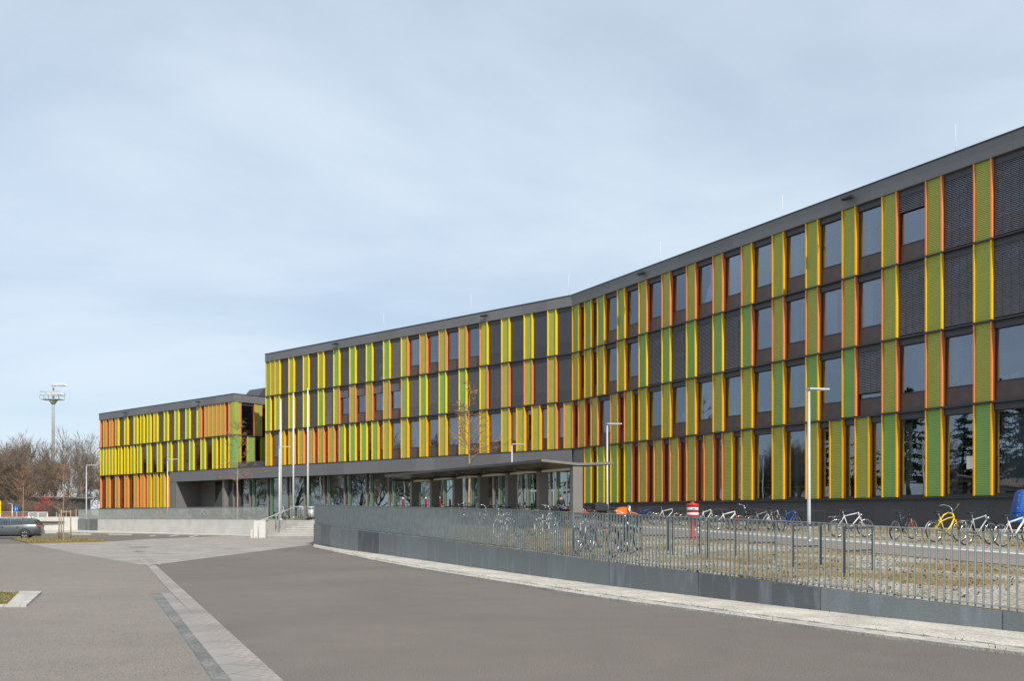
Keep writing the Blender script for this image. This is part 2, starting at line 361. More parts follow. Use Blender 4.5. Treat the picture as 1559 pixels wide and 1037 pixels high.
M['twig'] = pm('twig', (.225,.172,.132), .25, 2, .9)
M['youngbark'] = pm('young_bark', (.42,.27,.15), .2, 4, .8)
M['bud'] = pm('dry_leaf', (.36,.18,.09), .3, 9, .8)
M['redleaf'] = pm('red_leaf', (.42,.025,.03), .3, 5, .7)
M['needle'] = pm('conifer_needle', (.035,.055,.025), .3, 3, .8)
M['darkred'] = pm('dark_red_paint', (.30,.012,.02), .08, 3, .5)
M['red'] = pm('red_paint', (.56,.018,.022), .08, 3, .35)
M['blue'] = pm('blue_tarp', (.008,.10,.42), .15, 2, .4, bump=.4, bscale=5)
M['signblue'] = pm('sign_blue', (.01,.16,.62), .04, 2, .35)
M['yellow'] = pm('sign_yellow', (.85,.75,.01), .04, 2, .4)
M['brick'] = paver_mat('brick_wall', (.25,.11,.075), (.19,.09,.065), (.3,.27,.24), .24, .08, .15)
M['shed'] = pm('shed_cladding', (.055,.06,.066), .1, 2, .5, stretch=(6,6,.2))
M['wood'] = pm('stake_wood', (.33,.26,.18), .2, 5, .8, stretch=(6,6,.5))
M['carpaint'] = pm('car_paint', (.125,.13,.134), .04, 2, .25, .6)
M['carglass'] = glass('car_glass', (.30,.34,.33), (.85,.95,.95), .18)
M['tail'] = pm('tail_lamp', (.55,.015,.015), .05, 4, .2)
M['skin'] = pm('skin', (.50,.28,.20), .05, 5, .55)
M['jacket'] = pm('dark_jacket', (.02,.021,.026), .1, 6, .8)
M['jeans'] = pm('blue_jeans', (.05,.085,.17), .15, 8, .85)
M['hair'] = pm('brown_hair', (.05,.032,.02), .2, 20, .6)
# ------------------------------------------------------------------ layout of the place
def gp(px, py, z=0.0):
    """pixel of the photograph on the horizontal plane z -> ground point"""
    d = (EYE - z) * F / (py - HY)
    return Vector(((px - CX) / F * d, d, z))
C0 = (4.69, 70.67)
FR = Frame(C0, (807.5, -1380.0)); UR = .8284
FM = Frame(C0, (1646.5, -1380.0)); UM = .808
AT0 = -46.28; UT = .816
FT = Frame(FM.p(AT0, 0, 0), (1, 0)); FT = Frame((FT.o.x, FT.o.y), (-FM.ey.x*-1, FM.ey.y))   # side of the left block, runs away from the viewer
ZB = [2.55, 6.87, 10.60, 14.34, 18.07]
# foot of the grey wall along the street (far end first) with the height of its top
WALL = [(-11.4, 52.1, 1.18), (-8.2, 43.5, 1.04), (-4.67, 35.9, .91), (-1.7, 29.3, .80), (.455, 24.6, .707), (2.14, 21.04, .611), (3.75, 18.1, .53), (5.19, 15.56, .452), (7.12, 12.6, .312), (8.9, 9.9, .20), (10.6, 7.3, .12)]
def to_sd(x, y):
    v = Vector((x - C0[0], y - C0[1], 0)); return v.dot(FR.ex), -v.dot(FR.ey)
_tab = []
for w in WALL:
    s, d = to_sd(w[0], w[1]); _tab.append((s, d, w[2]))
def lerp_tab(t, s, k):
    if s <= t[0][0]: return t[0][k]
    for a, b in zip(t, t[1:]):
        if s <= b[0]:
            f = (s - a[0]) / (b[0] - a[0]); return a[k] + (b[k] - a[k]) * f
    return t[-1][k]
_zw = [(0, 1.46), (7.9, 1.44), (16, 1.33), (23.8, 1.155), (31, 1.06), (36, 1.02), (60, .75)]
def zt(x, y):
    """height of the raised ground between the street wall and the building"""
    s, d = to_sd(x, y)
    zw = lerp_tab(_zw, s, 1); zf = lerp_tab(_tab, s, 2); D = lerp_tab(_tab, s, 1)
    f = max(0., min(1., 1 - d / D))
    z = zf + (zw - zf) * f ** .72
    if s < 7.9:
        k = min(1, (7.9 - s) / 8); z = z * (1 - k) + 1.28 * k
    return z
def at(px, py):
    """pixel -> point on the raised ground"""
    lo = 8.0
    for i in range(3000):
        d = 8 + i * .04
        if EYE - (py - HY) / F * d <= zt((px - CX) / F * d, d): lo = d; break
    x = (px - CX) / F * lo
    return Vector((x, lo, zt(x, lo)))

# ------------------------------------------------------------------ camera, sky, sun
cam = bpy.data.cameras.new('camera'); co = bpy.data.objects.new('camera', cam); COL.objects.link(co)
co.location = (0, 0, EYE); co.rotation_euler = (R(90), 0, 0)
cam.sensor_width = 36; cam.lens = F / 1559 * 36; cam.shift_y = (HY - 518.5) / 1559
cam.clip_end = 3000; S.camera = co
SUN_AZ, SUN_EL = R(295.7), R(41)                 # direction towards the sun, measured from +X
sd = Vector((math.cos(SUN_AZ)*math.cos(SUN_EL), math.sin(SUN_AZ)*math.cos(SUN_EL), math.sin(SUN_EL)))
ld = bpy.data.lights.new('sun', 'SUN'); ld.energy = 4.3; ld.angle = R(.6); ld.color = (1, .93, .83)
lo_ = bpy.data.objects.new('sun', ld); COL.objects.link(lo_); lo_.location = (20, -30, 40)
lo_.rotation_euler = sd.to_track_quat('Z', 'Y').to_euler()
W = bpy.data.worlds.new('World'); S.world = W; W.use_nodes = True
n = W.node_tree.nodes; L = W.node_tree.links; n.clear()
wo = n.new('ShaderNodeOutputWorld'); bg = n.new('ShaderNodeBackground'); L.new(bg.outputs[0], wo.inputs[0])
sky = n.new('ShaderNodeTexSky'); sky.sky_type = 'NISHITA'; sky.sun_disc = False; sky.sun_elevation = SUN_EL; sky.sun_rotation = R(90) - SUN_AZ
sky.air_density = 1.05; sky.dust_density = .5; sky.ozone_density = 3.0
tc = n.new('ShaderNodeTexCoord')
# thin high cloud: direction projected on a plane overhead, streaky noise
sep = n.new('ShaderNodeSeparateXYZ'); L.new(tc.outputs['Generated'], sep.inputs[0])
zz = n.new('ShaderNodeMath'); zz.operation = 'MAXIMUM'; zz.inputs[1].default_value = .06; L.new(sep.outputs['Z'], zz.inputs[0])
za = n.new('ShaderNodeMath'); za.operation = 'ADD'; za.inputs[1].default_value = .12; L.new(zz.outputs[0], za.inputs[0])
dx = n.new('ShaderNodeMath'); dx.operation = 'DIVIDE'; L.new(sep.outputs['X'], dx.inputs[0]); L.new(za.outputs[0], dx.inputs[1])
dy = n.new('ShaderNodeMath'); dy.operation = 'DIVIDE'; L.new(sep.outputs['Y'], dy.inputs[0]); L.new(za.outputs[0], dy.inputs[1])
cv = n.new('ShaderNodeCombineXYZ'); L.new(dx.outputs[0], cv.inputs[0]); L.new(dy.outputs[0], cv.inputs[1])
mp = n.new('ShaderNodeMapping'); mp.inputs['Rotation'].default_value = (0, 0, -.2912); mp.inputs['Scale'].default_value = (.534, .69, 1); mp.inputs['Location'].default_value = (12.0748, .935, 0); L.new(cv.outputs[0], mp.inputs[0])
n1 = n.new('ShaderNodeTexNoise'); n1.inputs['Scale'].default_value = 1.1; n1.inputs['Detail'].default_value = 12; n1.inputs['Roughness'].default_value = .54; n1.inputs['Distortion'].default_value = .25; L.new(mp.outputs[0], n1.inputs['Vector'])
n2 = n.new('ShaderNodeTexNoise'); n2.inputs['Scale'].default_value = .45; n2.inputs['Detail'].default_value = 3; L.new(mp.outputs[0], n2.inputs['Vector'])
ad = n.new('ShaderNodeMath'); ad.operation = 'ADD'; L.new(n1.outputs[0], ad.inputs[0]); L.new(n2.outputs[0], ad.inputs[1])
cr = n.new('ShaderNodeMapRange'); cr.interpolation_type = 'SMOOTHSTEP'; cr.inputs['From Min'].default_value = .844; cr.inputs['From Max'].default_value = 1.264; cr.inputs['To Min'].default_value = .54; cr.inputs['To Max'].default_value = 1.0; L.new(ad.outputs[0], cr.inputs[0])
mx = n.new('ShaderNodeMix'); mx.data_type = 'RGBA'; L.new(cr.outputs[0], mx.inputs['Factor']); L.new(sky.outputs[0], mx.inputs['A'])
CLOUD = n.new('ShaderNodeRGB'); CLOUD.outputs[0].default_value = (6.7, 7.8, 8.95, 1); L.new(CLOUD.outputs[0], mx.inputs['B'])
L.new(mx.outputs['Result'], bg.inputs['Color']); bg.inputs['Strength'].default_value = .11
S.view_settings.view_transform = 'Standard'; S.view_settings.look = 'None'; S.view_settings.exposure = 0; S.view_settings.gamma = 1
S.cycles.use_denoising = True
S.cycles.max_bounces = 8; S.cycles.transparent_max_bounces = 16; S.cycles.glossy_bounces = 4; S.cycles.diffuse_bounces = 3
S.cycles.caustics_reflective = False; S.cycles.caustics_refractive = False

# ------------------------------------------------------------------ ground, roads, paving (structure)
def sheet(name, pts, z, mat):
    mb = MB(); p = [(q[0], q[1]) for q in pts]
    ar = sum(p[i][0]*p[(i+1)%len(p)][1]-p[(i+1)%len(p)][0]*p[i][1] for i in range(len(p)))
    if ar < 0: p = p[::-1]
    me = bpy.data.meshes.new(name); bm = bmesh.new()
    f = bm.faces.new([bm.verts.new((x, y, z)) for x, y in p]); bmesh.ops.triangulate(bm, faces=[f]); bm.to_mesh(me); bm.free()
    me.materials.append(mat)
    return tag(link(name, me), kind='structure')
sheet('ground', [(-900,-600),(900,-600),(900,1500),(-900,1500)], -.03, M['ground'])
sheet('road', [(-140,-40),(70,-40),(70,12),(5,40),(-9,75),(-46,104),(-140,106)], 0, M['asphalt'])
G = lambda x, y, z=0: gp(x, y, z)
gut_l = [G(225.6,862.6), G(260,903), G(306,960), G(350,1010), G(400,1067), Vector((-1.75,4,0)), Vector((.2,0,0)), Vector((6,-12,0))]
fore = [G(-700,829), G(40,829), G(100,840.5)] + gut_l + [Vector((-90,-12,0))]
sheet('forecourt', fore, .004, M['asphalt2'])
sheet('paved_crossing', [G(42,828.8), G(165.5,825.4), G(228,821.4), G(346,816.4), G(380,816.5), G(404,819.9), G(477.5,820.5), G(477,829.3), G(466,831.2), G(456.4,832.3), G(236,860.8), G(225.6,862.6), G(100,840.5)], .008, M['paving'])
gr = [G(237,861.2), G(300,918.5), G(350,964.5), G(429.5,1037), G(462,1067)]
gl = [G(224.5,862.6), G(260,903), G(306,949), G(400,1037), G(432,1067)]
e0 = (gr[-1]-gr[-2]).normalized()
sheet('gutter', gl + [gl[-1]+e0*14, gr[-1]+e0*14] + gr[::-1], .012, M['cobble'])
sl = [G(245,904), G(300,975), G(351,1037), G(376,1067)]
sheet('slab_strip', [G(260,904)] + gl[2:] + [gl[-1]+e0*14, sl[-1]+e0*14] + sl[::-1], .012, M['slab'])
dl = [G(229,904.5), G(268,955), G(323,1037), G(343,1067)]
sheet('patched_strip', sl + [sl[-1]+e0*14, dl[-1]+e0*14] + dl[::-1], .009, M['patch'])
for x0, y0, x1, y1, w in ((237,860.5,186,828,.05), (243,861.5,193,828,.05), (222,862,180,828,.05)):
    a = G(x0,y0); b = G(x1,y1); t = (b-a).normalized(); q = Vector((-t.y, t.x, 0))*w
    sheet('channel_stone', [a-q, b-q, b+q, a+q], .013, M['cobble'])
for x, y, w in ((212,834.2,26), (212,840.3,14)):
    t = empty('drain_grate', tuple(G(x,y)))
    mb = MB(); a = G(x-w/2,y); b = G(x+w/2,y); c = (a+b)/2; wd = (b-a).length/2
    for k in range(int(wd*2/.06)):
        mb.box(-wd+k*.06, -wd+k*.06+.035, -.16, .16, 0, .018)
    obj('grating', mb, M['darkmetal'], t); mb = MB()
    for y0 in (-.2,.16): mb.box(-wd-.04, wd+.04, y0, y0+.04, 0, .02)
    obj('grate_frame', mb, M['anthracite'], t)
    tag(t, 'long dark drain grate set in the light paving' if w > 20 else 'short dark drain grate set in the light paving nearest the gutter', 'drain grate')
# road markings on the back road
for q in (((105,813),(139,813.2),(139,814.6),(107,814.4)), ((164,813.6),(201,814.2),(200,815),(166,814.6)), ((226,816.6),(236,815.3),(238,815.7),(229,817)), ((256,816.8),(270,815),(273,815.2),(261,817)), ((287,817.6),(300,815.8),(302,816.2),(290,818)), ((64,811.4),(86,811.4),(86,812.6),(64,812.6)), ((-60,811.4),(-20,811.4),(-20,812.6),(-60,812.6))):
    sheet('road_marking', [G(*p) for p in q], .004, M['marking'])
# pavement along the white wall
pv = [Vector((-120,97.2,0)), Vector((-62,96.6,0)), G(60,808.9+2.4), G(118,809.2+2.6), G(200,810.2+2.8), G(279.5,812.4+2.6), G(346,816.4)]
bk = [Vector((-120,104,0)), Vector((-62.6,104,0)), Vector((-45,104,0)), Vector((-37,90,0)), Vector((-19,73,0)), G(404,819)]
mb = MB(); mb.prism([(p.x,p.y) for p in pv] + [(p.x,p.y) for p in bk[::-1]], -.02, .07); tag(obj('pavement', mb, M['kerb']), kind='structure')
# grass island with its young tree, and the planting bed in the forecourt
isl = [G(18,822.6), G(60,822.4), G(100,822.2), G(140,823.4), G(166,825.2), G(100,826.6), G(45,827.6)]
mb = MB(); mb.prism([(p.x,p.y) for p in isl], .0, .05); tag(obj('grass_island', mb, M['grass']), kind='structure')
bl = [G(-200,904), G(64,904), G(40,925.5), G(-260,925.5)]
mb = MB(); wd = .28
def inner(p, dx, dy): return (p.x+dx, p.y+dy)
ins = [inner(bl[0],0,-.12), inner(bl[1],-.42,-.12), inner(bl[2],-.42,.12), inner(bl[3],0,.12)]
for i in range(3):
    a, b = bl[i], bl[i+1]; c, d = ins[i+1], ins[i]
    mb.prism([(a.x,a.y),(b.x,b.y),c,d], 0, .05)
tag(obj('bed_kerb', mb, M['kerbedge']), kind='structure')
sheet('planting_bed', [Vector((*p,0)) for p in ins], .035, M['earth'])
def blades(name, pts, cnt, h, mat, seed, zf=lambda x, y: .04):
    rd = random.Random(seed); mb = MB(); P = [(p[0], p[1]) for p in pts]
    x0 = min(p[0] for p in P); x1 = max(p[0] for p in P); y0 = min(p[1] for p in P); y1 = max(p[1] for p in P)
    def inside(x, y):
        c = False
        for i in range(len(P)):
            a, b = P[i], P[i-1]
            if (a[1] > y) != (b[1] > y) and x < (b[0]-a[0])*(y-a[1])/(b[1]-a[1])+a[0]: c = not c
        return c
    k = 0
    while k < cnt:
        x = rd.uniform(x0, x1); y = rd.uniform(y0, y1)
        if not inside(x, y): continue
        k += 1; z = zf(x, y); a = rd.uniform(0, 6.28); hh = h*rd.uniform(.4,1.3); w = .012+h*.05
        mb.face([(x-w*math.cos(a), y-w*math.sin(a), z-.01), (x+w*math.cos(a), y+w*math.sin(a), z-.01), (x+rd.uniform(-1,1)*hh*.6, y+rd.uniform(-1,1)*hh*.6, z+hh)], rd.randrange(len(mat)))
    return tag(obj(name, mb, mat), kind='stuff')
M['straw'] = pm('straw', (.30,.22,.09), .3, 5, 1); M['grassdk'] = pm('grass_green', (.10,.14,.03), .3, 5, 1)
blades('island_grass', isl, 2600, .16, [M['straw'], M['straw'], M['grass']], 3, lambda x, y: .05)
blades('bed_grass', [Vector((*p,0)) for p in ins if p[0] > -100] , 5000, .035, [M['straw'], M['earth'], M['straw'], M['grassdk']], 4)

# raised ground (terrace) as one sheet
me = bpy.data.meshes.new('terrace'); bm = bmesh.new()
srange = [7.9 + i*(_tab[-1][0]-7.9)/56 for i in range(57)]
rows = []
for s in srange:
    D = lerp_tab(_tab, s, 1); r = []
    for k in range(25):
        d = D*(1-k/24.) - .3*(k == 24); p = FR.p(s, -d, 0); r.append(bm.verts.new((p.x, p.y, zt(p.x, p.y) - (.03 if k == 0 else 0))))
    rows.append(r)
for a, b in zip(rows, rows[1:]):
    for k in range(24): bm.faces.new((a[k], b[k], b[k+1], a[k+1]))
edge = [rows[0][k] for k in range(25)]
def bv(p, z): return bm.verts.new((p[0], p[1], z))
mend = FM.p(-80, 1.2, 0)
left = [bv(FM.p(0,1.2,0), 1.28), bv(FM.p(-40,4,0), 1.28), bv(mend, 1.28), bv((-46.4,97.0), 1.2), bv((-19.2,72.0), 1.28), bv((-17.2,68.9), 1.28), bv((-13.8,68.9), 1.28)]
from mathutils.geometry import tessellate_polygon
ring_ = edge + left
for a, b, c in tessellate_polygon([[Vector((v.co.x, v.co.y, 0)) for v in ring_]]): bm.faces.new((ring_[a], ring_[b], ring_[c]))
bmesh.ops.recalc_face_normals(bm, faces=bm.faces)
bm.to_mesh(me); bm.free(); me.materials.append(M['lawn'])
tag(link('terrace_ground', me), kind='structure')
def ribbon(name, top, bot, mat, lift, n=60, thick=0.0):
    """a strip laid on the raised ground between two lines of points"""
    def sample(l, t):
        d = [0]
        for a, b in zip(l, l[1:]): d.append(d[-1]+(b-a).length)
        q = t*d[-1]
        for i in range(len(l)-1):
            if q <= d[i+1] or i == len(l)-2:
                f = (q-d[i])/(d[i+1]-d[i]); return l[i].lerp(l[i+1], f)
    mb = MB()
    for i in range(n):
        qs = []
        for l, t in ((top,i/n),(top,(i+1)/n),(bot,(i+1)/n),(bot,i/n)):
            p = sample(l, t); qs.append((p.x, p.y, zt(p.x, p.y)+lift))
        mb.face(qs[::-1])
        if thick: mb.face([qs[3], qs[2], (qs[2][0],qs[2][1],qs[2][2]-thick), (qs[3][0],qs[3][1],qs[3][2]-thick)])
    o = obj(name, mb, mat); return tag(o, kind='structure')
def off(l, d):
    r = []
    for i, p in enumerate(l):
        t = (l[min(i+1,len(l)-1)]-l[max(i-1,0)]); t.z = 0; t.normalize(); r.append(p + Vector((-t.y, t.x, 0))*d)
    return r
far_l = [at(930,800.5), at(955,802), at(1040,806.5), at(1120,812.5), at(1240,821), at(1400,833), at(1559,844.6)]
far_l.append(far_l[-1] + (far_l[-1]-far_l[-2])*1.2)
near_l = [at(960,812.5), at(1040,816.5), at(1120,823), at(1240,834.3), at(1400,849.5), at(1535,861.5)]
near_l.append(near_l[-1] + (near_l[-1]-near_l[-2])*1.6)
ribbon('path', far_l, near_l, M['asphalt2'], .012)
kl = off(far_l, -.33); kl2 = off(far_l, .05)
if (kl[3]-near_l[3]).length > (far_l[3]-near_l[3]).length: kl, kl2 = off(far_l, .33), off(far_l, -.05)
ribbon('path_kerb', far_l, kl, M['white'], .022, thick=.03)
b1 = [FR.p(s, -1.9, 0) for s in (1, 8, 16, 24, 32, 40, 46)]; b2 = [FR.p(s, -.0, 0) for s in (1, 8, 16, 24, 32, 40, 46)]
ribbon('paving_strip', b2, b1, M['strip'], .012)
o1 = [p + FR.ey*.9 for p in far_l]
ribbon('gravel_edge', o1, far_l, M['strip'], .008)
rd = random.Random(5)
def tufts():
    mb = MB()
    for k in range(24000):
        s = rd.uniform(9, 50); D = lerp_tab(_tab, s, 1); d = D*rd.random()**.55
        if d < 2: continue
        p = FR.p(s, -d, 0)
        # keep off the path
        a = None
        for q0, q1, r0, r1 in ((far_l[i], far_l[i+1], near_l[min(i,5)], near_l[min(i+1,6)]) for i in range(len(far_l)-1)): pass
        hh = rd.uniform(.02,.06); w = rd.uniform(.01,.03); an = rd.uniform(0,6.28); z = zt(p.x,p.y)
        if path_in(p): continue
        mb.face([(p.x-w*math.cos(an), p.y-w*math.sin(an), z-.005), (p.x+w*math.cos(an), p.y+w*math.sin(an), z-.005), (p.x+rd.uniform(-.05,.05), p.y+rd.uniform(-.05,.05), z+hh)], rd.choice((0,0,0,1,1,2)) )
    return mb
_pl = [(p.x, p.y) for p in o1] + [(p.x, p.y) for p in near_l[::-1]]
def path_in(p):
    c = False; x, y = p.x, p.y
    for i in range(len(_pl)):
        a, b = _pl[i], _pl[i-1]
        if (a[1] > y) != (b[1] > y) and x < (b[0]-a[0])*(y-a[1])/(b[1]-a[1])+a[0]: c = not c
    return c
tag(obj('dry_grass', tufts(), [M['straw'], M['earth'], M['grassdk']]), kind='stuff')
# ------------------------------------------------------------------ the buildings
FC = {'Y': 'lemon', 'A': 'amber', 'O': 'orange', 'Z': 'gold'}
PC = {'g': 'green', 'l': 'olive'}
_mc = {}
def fin_mesh(h, c):
    k = ('fin', round(h,3), c)
    if k not in _mc:
        mb = MB(); fin_geo(mb, h); _mc[k] = mb.mesh('fin', M[FC[c]])
    return _mc[k]
def fin_geo(mb, h, mi=0):
    mb.box(-.036, .036, 0, .43, .03, h-.075, mi)
def panel_geo(mb, w, h, mi=0):
    mb.box(.045, w-.045, .085, .60, .03, h-.075, mi)
def window_geo(w, h, ty):
    """meshes of one window cell: frame, pane, sill panel, blind, outer pane"""
    fr = MB(); pa = MB(); si = MB(); bl = MB(); ou = MB(); cu = MB()
    x0, x1 = .04, w-.04; top = h-.39
    fr.box(x0, x1, .16, .60, top, h-.075, 1)                   # blind box
    full = ty == 'F'; sh = .12 if full else .93
    fr.box(x0, x0+.04, .27, .46, .03, top); fr.box(x1-.04, x1, .27, .46, .03, top)
    fr.box(x0+.04, x1-.04, .265, .46, sh-.05, sh+.02); fr.box(x0+.04, x1-.04, .27, .46, top-.04, top)
    fr.box(x0, x1, .10, .60, .0, .028, 1)
    yb = .30
    pa.box(x0+.04, x1-.04, yb, yb+.012, sh+.02, top-.04)
    dp = .46
    if full: si.box(x0+.04, x1-.04, .275, .5, .03, sh-.05)
    else: si.box(x0+.04, x1-.04, .28 if ty != 'D' else .40, .58, .03, sh-.05)
    if ty == 'D': ou.box(x0, x1, .205, .217, .03, top)
    if ty in 'BHh':
        lo = .04 if ty == 'B' else (top - (top-.98)*(.33 if ty == 'H' else .92))
        bb = .19; nn = int((top-lo)/.085)
        for k in range(nn):
            z = top - (k+.5)*.085
            bl.face([(x0+.02,bb-.022,z-.028),(x1-.02,bb-.022,z-.028),(x1-.02,bb+.030,z+.034),(x0+.02,bb+.030,z+.034)], 0)
        bl.box(x0+.02, x1-.02, bb-.02, bb+.03, lo-.02, lo+.03, 1)
        m = 3 if w > 1.2 else 2
        for k in range(1, m+1):
            x = x0+(x1-x0)*k/(m+1); bl.box(x-.006, x+.006, bb-.016, bb-.013, lo, top, 1)
        for x in (x0+.012, x1-.024): bl.box(x, x+.012, bb-.01, bb+.02, .03, top, 1)
    return dict(window=(fr, ['anthracite','boxgrey']), pane=(pa, ['pane']), sill_panel=(si, ['sill']), blind=(bl, ['slat','anthracite']), outer_pane=(ou, ['outer']))
def win_meshes(w, h, ty):
    k = ('win', round(w,3), round(h,3), ty)
    if k not in _mc:
        _mc[k] = {n_: mb.mesh(n_, [M[x] for x in ms]) for n_, (mb, ms) in window_geo(w, h, ty).items() if mb.f}
    return _mc[k]

class Facade:
    def __init__(s, root): s.root = root; s.base = Vector(root.location); s.fins = []; s.panels = []; s.wins = []
    def row(s, fr, a_of, unit, tokens, z0, h, dflt, i0=0, right=True):
        """tokens run along the facade from index i0; a_of(i) is the place of grid line i"""
        i = i0; fc = {}
        for t in tokens.split():
            if t in 'gl':
                w = 1; a = min(a_of(i), a_of(i+1)); s.panels.append((fr, a, abs(a_of(i+1)-a_of(i)), z0, h, t))
            else:
                w = int(t[0]); a = min(a_of(i), a_of(i+w)); s.wins.append((fr, a, abs(a_of(i+w)-a_of(i)), z0, h, t[2]))
                fc[i] = t[1]; fc[i+w] = t[1]
            fc.setdefault(i, dflt); fc.setdefault(i+w, dflt); i += w
            if t in 'gl' and fc[i] == '': fc[i] = dflt
        for k, c in fc.items(): s.fins.append((fr, a_of(k), z0, h, c))
        return i
    def size(s, e):
        p = e[0].p(e[1], 0, e[3] if len(e) > 5 else e[2]); return p.x*p.x + p.y*p.y
    def build(s, limit=100):
        rd = random.Random(11)
        for lst, nm in ((s.fins,'fin'), (s.panels,'facade_panel'), (s.wins,'window')): lst.sort(key=s.size)
        rest = MB(); mats = [M['lemon'], M['amber'], M['orange'], M['gold']]
        for k, (fr, a, z, h, c) in enumerate(s.fins):
            p = fr.p(a, 0, z) - s.base
            if k < limit: link('fin', fin_mesh(h, c), s.root, p, fr.rz)
            else:
                mb = MB(); fin_geo(mb, h, 'YAOZ'.index(c)); rest.add(mb, Matrix.Translation(p) @ Matrix.Rotation(fr.rz, 4, 'Z'))
        if rest.f: tag(obj('fin', rest, mats, s.root), kind='stuff')
        rest = {}
        for k, (fr, a, w, z, h, c) in enumerate(s.panels):
            p = fr.p(a, 0, z) - s.base
            if k < limit:
                key = ('panel', round(w,3), round(h,3), c)
                if key not in _mc:
                    mb = MB(); panel_geo(mb, w, h); _mc[key] = mb.mesh('facade_panel', M[PC[c]])
                link('facade_panel', _mc[key], s.root, p, fr.rz)
            else:
                mb = MB(); panel_geo(mb, w, h, 'gl'.index(c)); rest.setdefault(id(fr), (MB(), fr))[0].add(mb, Matrix.Translation((a, 0, z)))
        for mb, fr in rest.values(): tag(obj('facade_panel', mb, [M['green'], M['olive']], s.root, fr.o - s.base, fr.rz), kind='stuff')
        rest = MB(); mats = ['anthracite','boxgrey','pane','sill','slat','outer']
        for k, (fr, a, w, z, h, ty) in enumerate(s.wins):
            p = fr.p(a, 0, z) - s.base
            if k < limit:
                ms = win_meshes(w, h, ty); o = link('window', ms['window'], s.root, p, fr.rz)
                for n_, m_ in ms.items():
                    if n_ != 'window': link(n_, m_, o)
                if ty in 'CF' and w > 1.2 and rd.random() < .22:      # a curtain drawn part of the way
                    mb = MB(); x0 = .1; x1 = w*rd.uniform(.3,.75); nn = 14
                    for q in range(nn):
                        xa = x0+(x1-x0)*q/nn; xb = x0+(x1-x0)*(q+1)/nn; ya = .62+.03*(q%2); yb = .62+.03*((q+1)%2)
                        mb.face([(xa,ya,.5),(xb,yb,.5),(xb,yb,h-.5),(xa,ya,h-.5)], 0, True)
                    obj('curtain', mb, M['curtain'], o)
            else:
                T = Matrix.Translation(p) @ Matrix.Rotation(fr.rz, 4, 'Z')
                for n_, (mb, mm) in window_geo(w, h, ty).items():
                    mb.m = [mats.index(mm[i]) for i in mb.m]; rest.add(mb, T)
        if rest.f: tag(obj('window', rest, [M[x] for x in mats], s.root), kind='stuff')
    def part(s, name, fr, mb, mat, parent=None):
        return obj(name, mb, mat, s.root if parent is None else parent, fr.o - s.base if parent is None else (0,0,0), fr.rz if parent is None else 0)

main = tag(empty('office_building', (C0[0], C0[1], 1.25)), 'long tall office building with coloured fins, bent in the middle, behind the bicycle stands', 'building')
fm = Facade(main)
aR = lambda i: i*UR
aM = lambda j: -j*UM
rowsR = [
 (0, 'g 1AC g 1AC g 2AC g 2AC l 2OC l 2OC l 2OC l 2OC l 2AC l 2AC l 2AC l 2AC l 2OH l 2OB l 2OB l 2OB l 2AC l 2AC', ZB[3], 'A'),
 (0, 'l 1AC l 1AC l 2AC l 2AC g 2ZB g 2ZB g 2ZB g 2ZB g 2OC l 2OC l 2OC l 2OC l 2ZB l 2ZB l 2ZB l 2OC l 2OC l 2OC', ZB[2], 'A'),
 (0, '1OC l 1OC l 2OC l 1OC l 1AC l 2AC l 2AC l 2AC l 2AC l 2AC g 2AC g 2AC g 2Oh l 2OC l 2OC l 2OC l 2OC l 2AC l 2AC', ZB[1], 'A'),
 (2, 'g 1ZF g 1ZF g 1ZF g 1OF l 1OF l 1OF l 1OF l 1OF l 1OF l 1AF l 2AF l 2AF l 1AF l 1AF l 1AF g 2AF g 2AF g 2AF g 2AF g 2AF l 2AF', ZB[0], 'A')]
for i0, tk, z0, df in rowsR:
    h = ZB[ZB.index(z0)+1]-z0
    e = fm.row(FR, aR, UR, tk, z0, h, df, i0)
rowsM = [
 ('2YD l 2YD l 2YD l 2YD l 2OC l 2OC l 2OC l 2OC l 2YD g 2YD g 2YD g 2YD g 2YD l 2YD l 2YD l 2YD l l g', ZB[3], 'A'),
 ('2OD l 2OD l 2OD l 2OD l 2YD g 2YD g 2YD g 2YD g 2OH l 2OH l 2OH l 2OH l 2YB g 2YD l 2YD l 2YD l 1YD g', ZB[2], 'Y'),
 ('l 1OC l 1AC l 1AC l 1AC l 2AC l 2AC l 2AC l 2AC l 2AC l 2AC l 1AC g 1YD g 1YD g 1YD g 1OC l 1OC l 1OC l 1OC l 1AC l 1AC l 2AC l', ZB[1], 'A')]
for tk, z0, df in rowsM:
    h = ZB[ZB.index(z0)+1]-z0
    fm.row(FM, aM, UM, tk, z0, h, df, 0)
# the corner fin is shared: drop the copies of the right wing
seen = set(); keep = []
for f_ in fm.fins:
    p = f_[0].p(f_[1], 0, f_[2]); key = (round(p.x,1), round(p.y,1), round(p.z,1))
    if key in seen: continue
    seen.add(key); keep.append(f_)
fm.fins = keep
fm.build()
aE = 55*UR; aL = -50*UM
def bxs(*bs):
    mb = MB()
    for b in bs: mb.box(*b)
    return mb
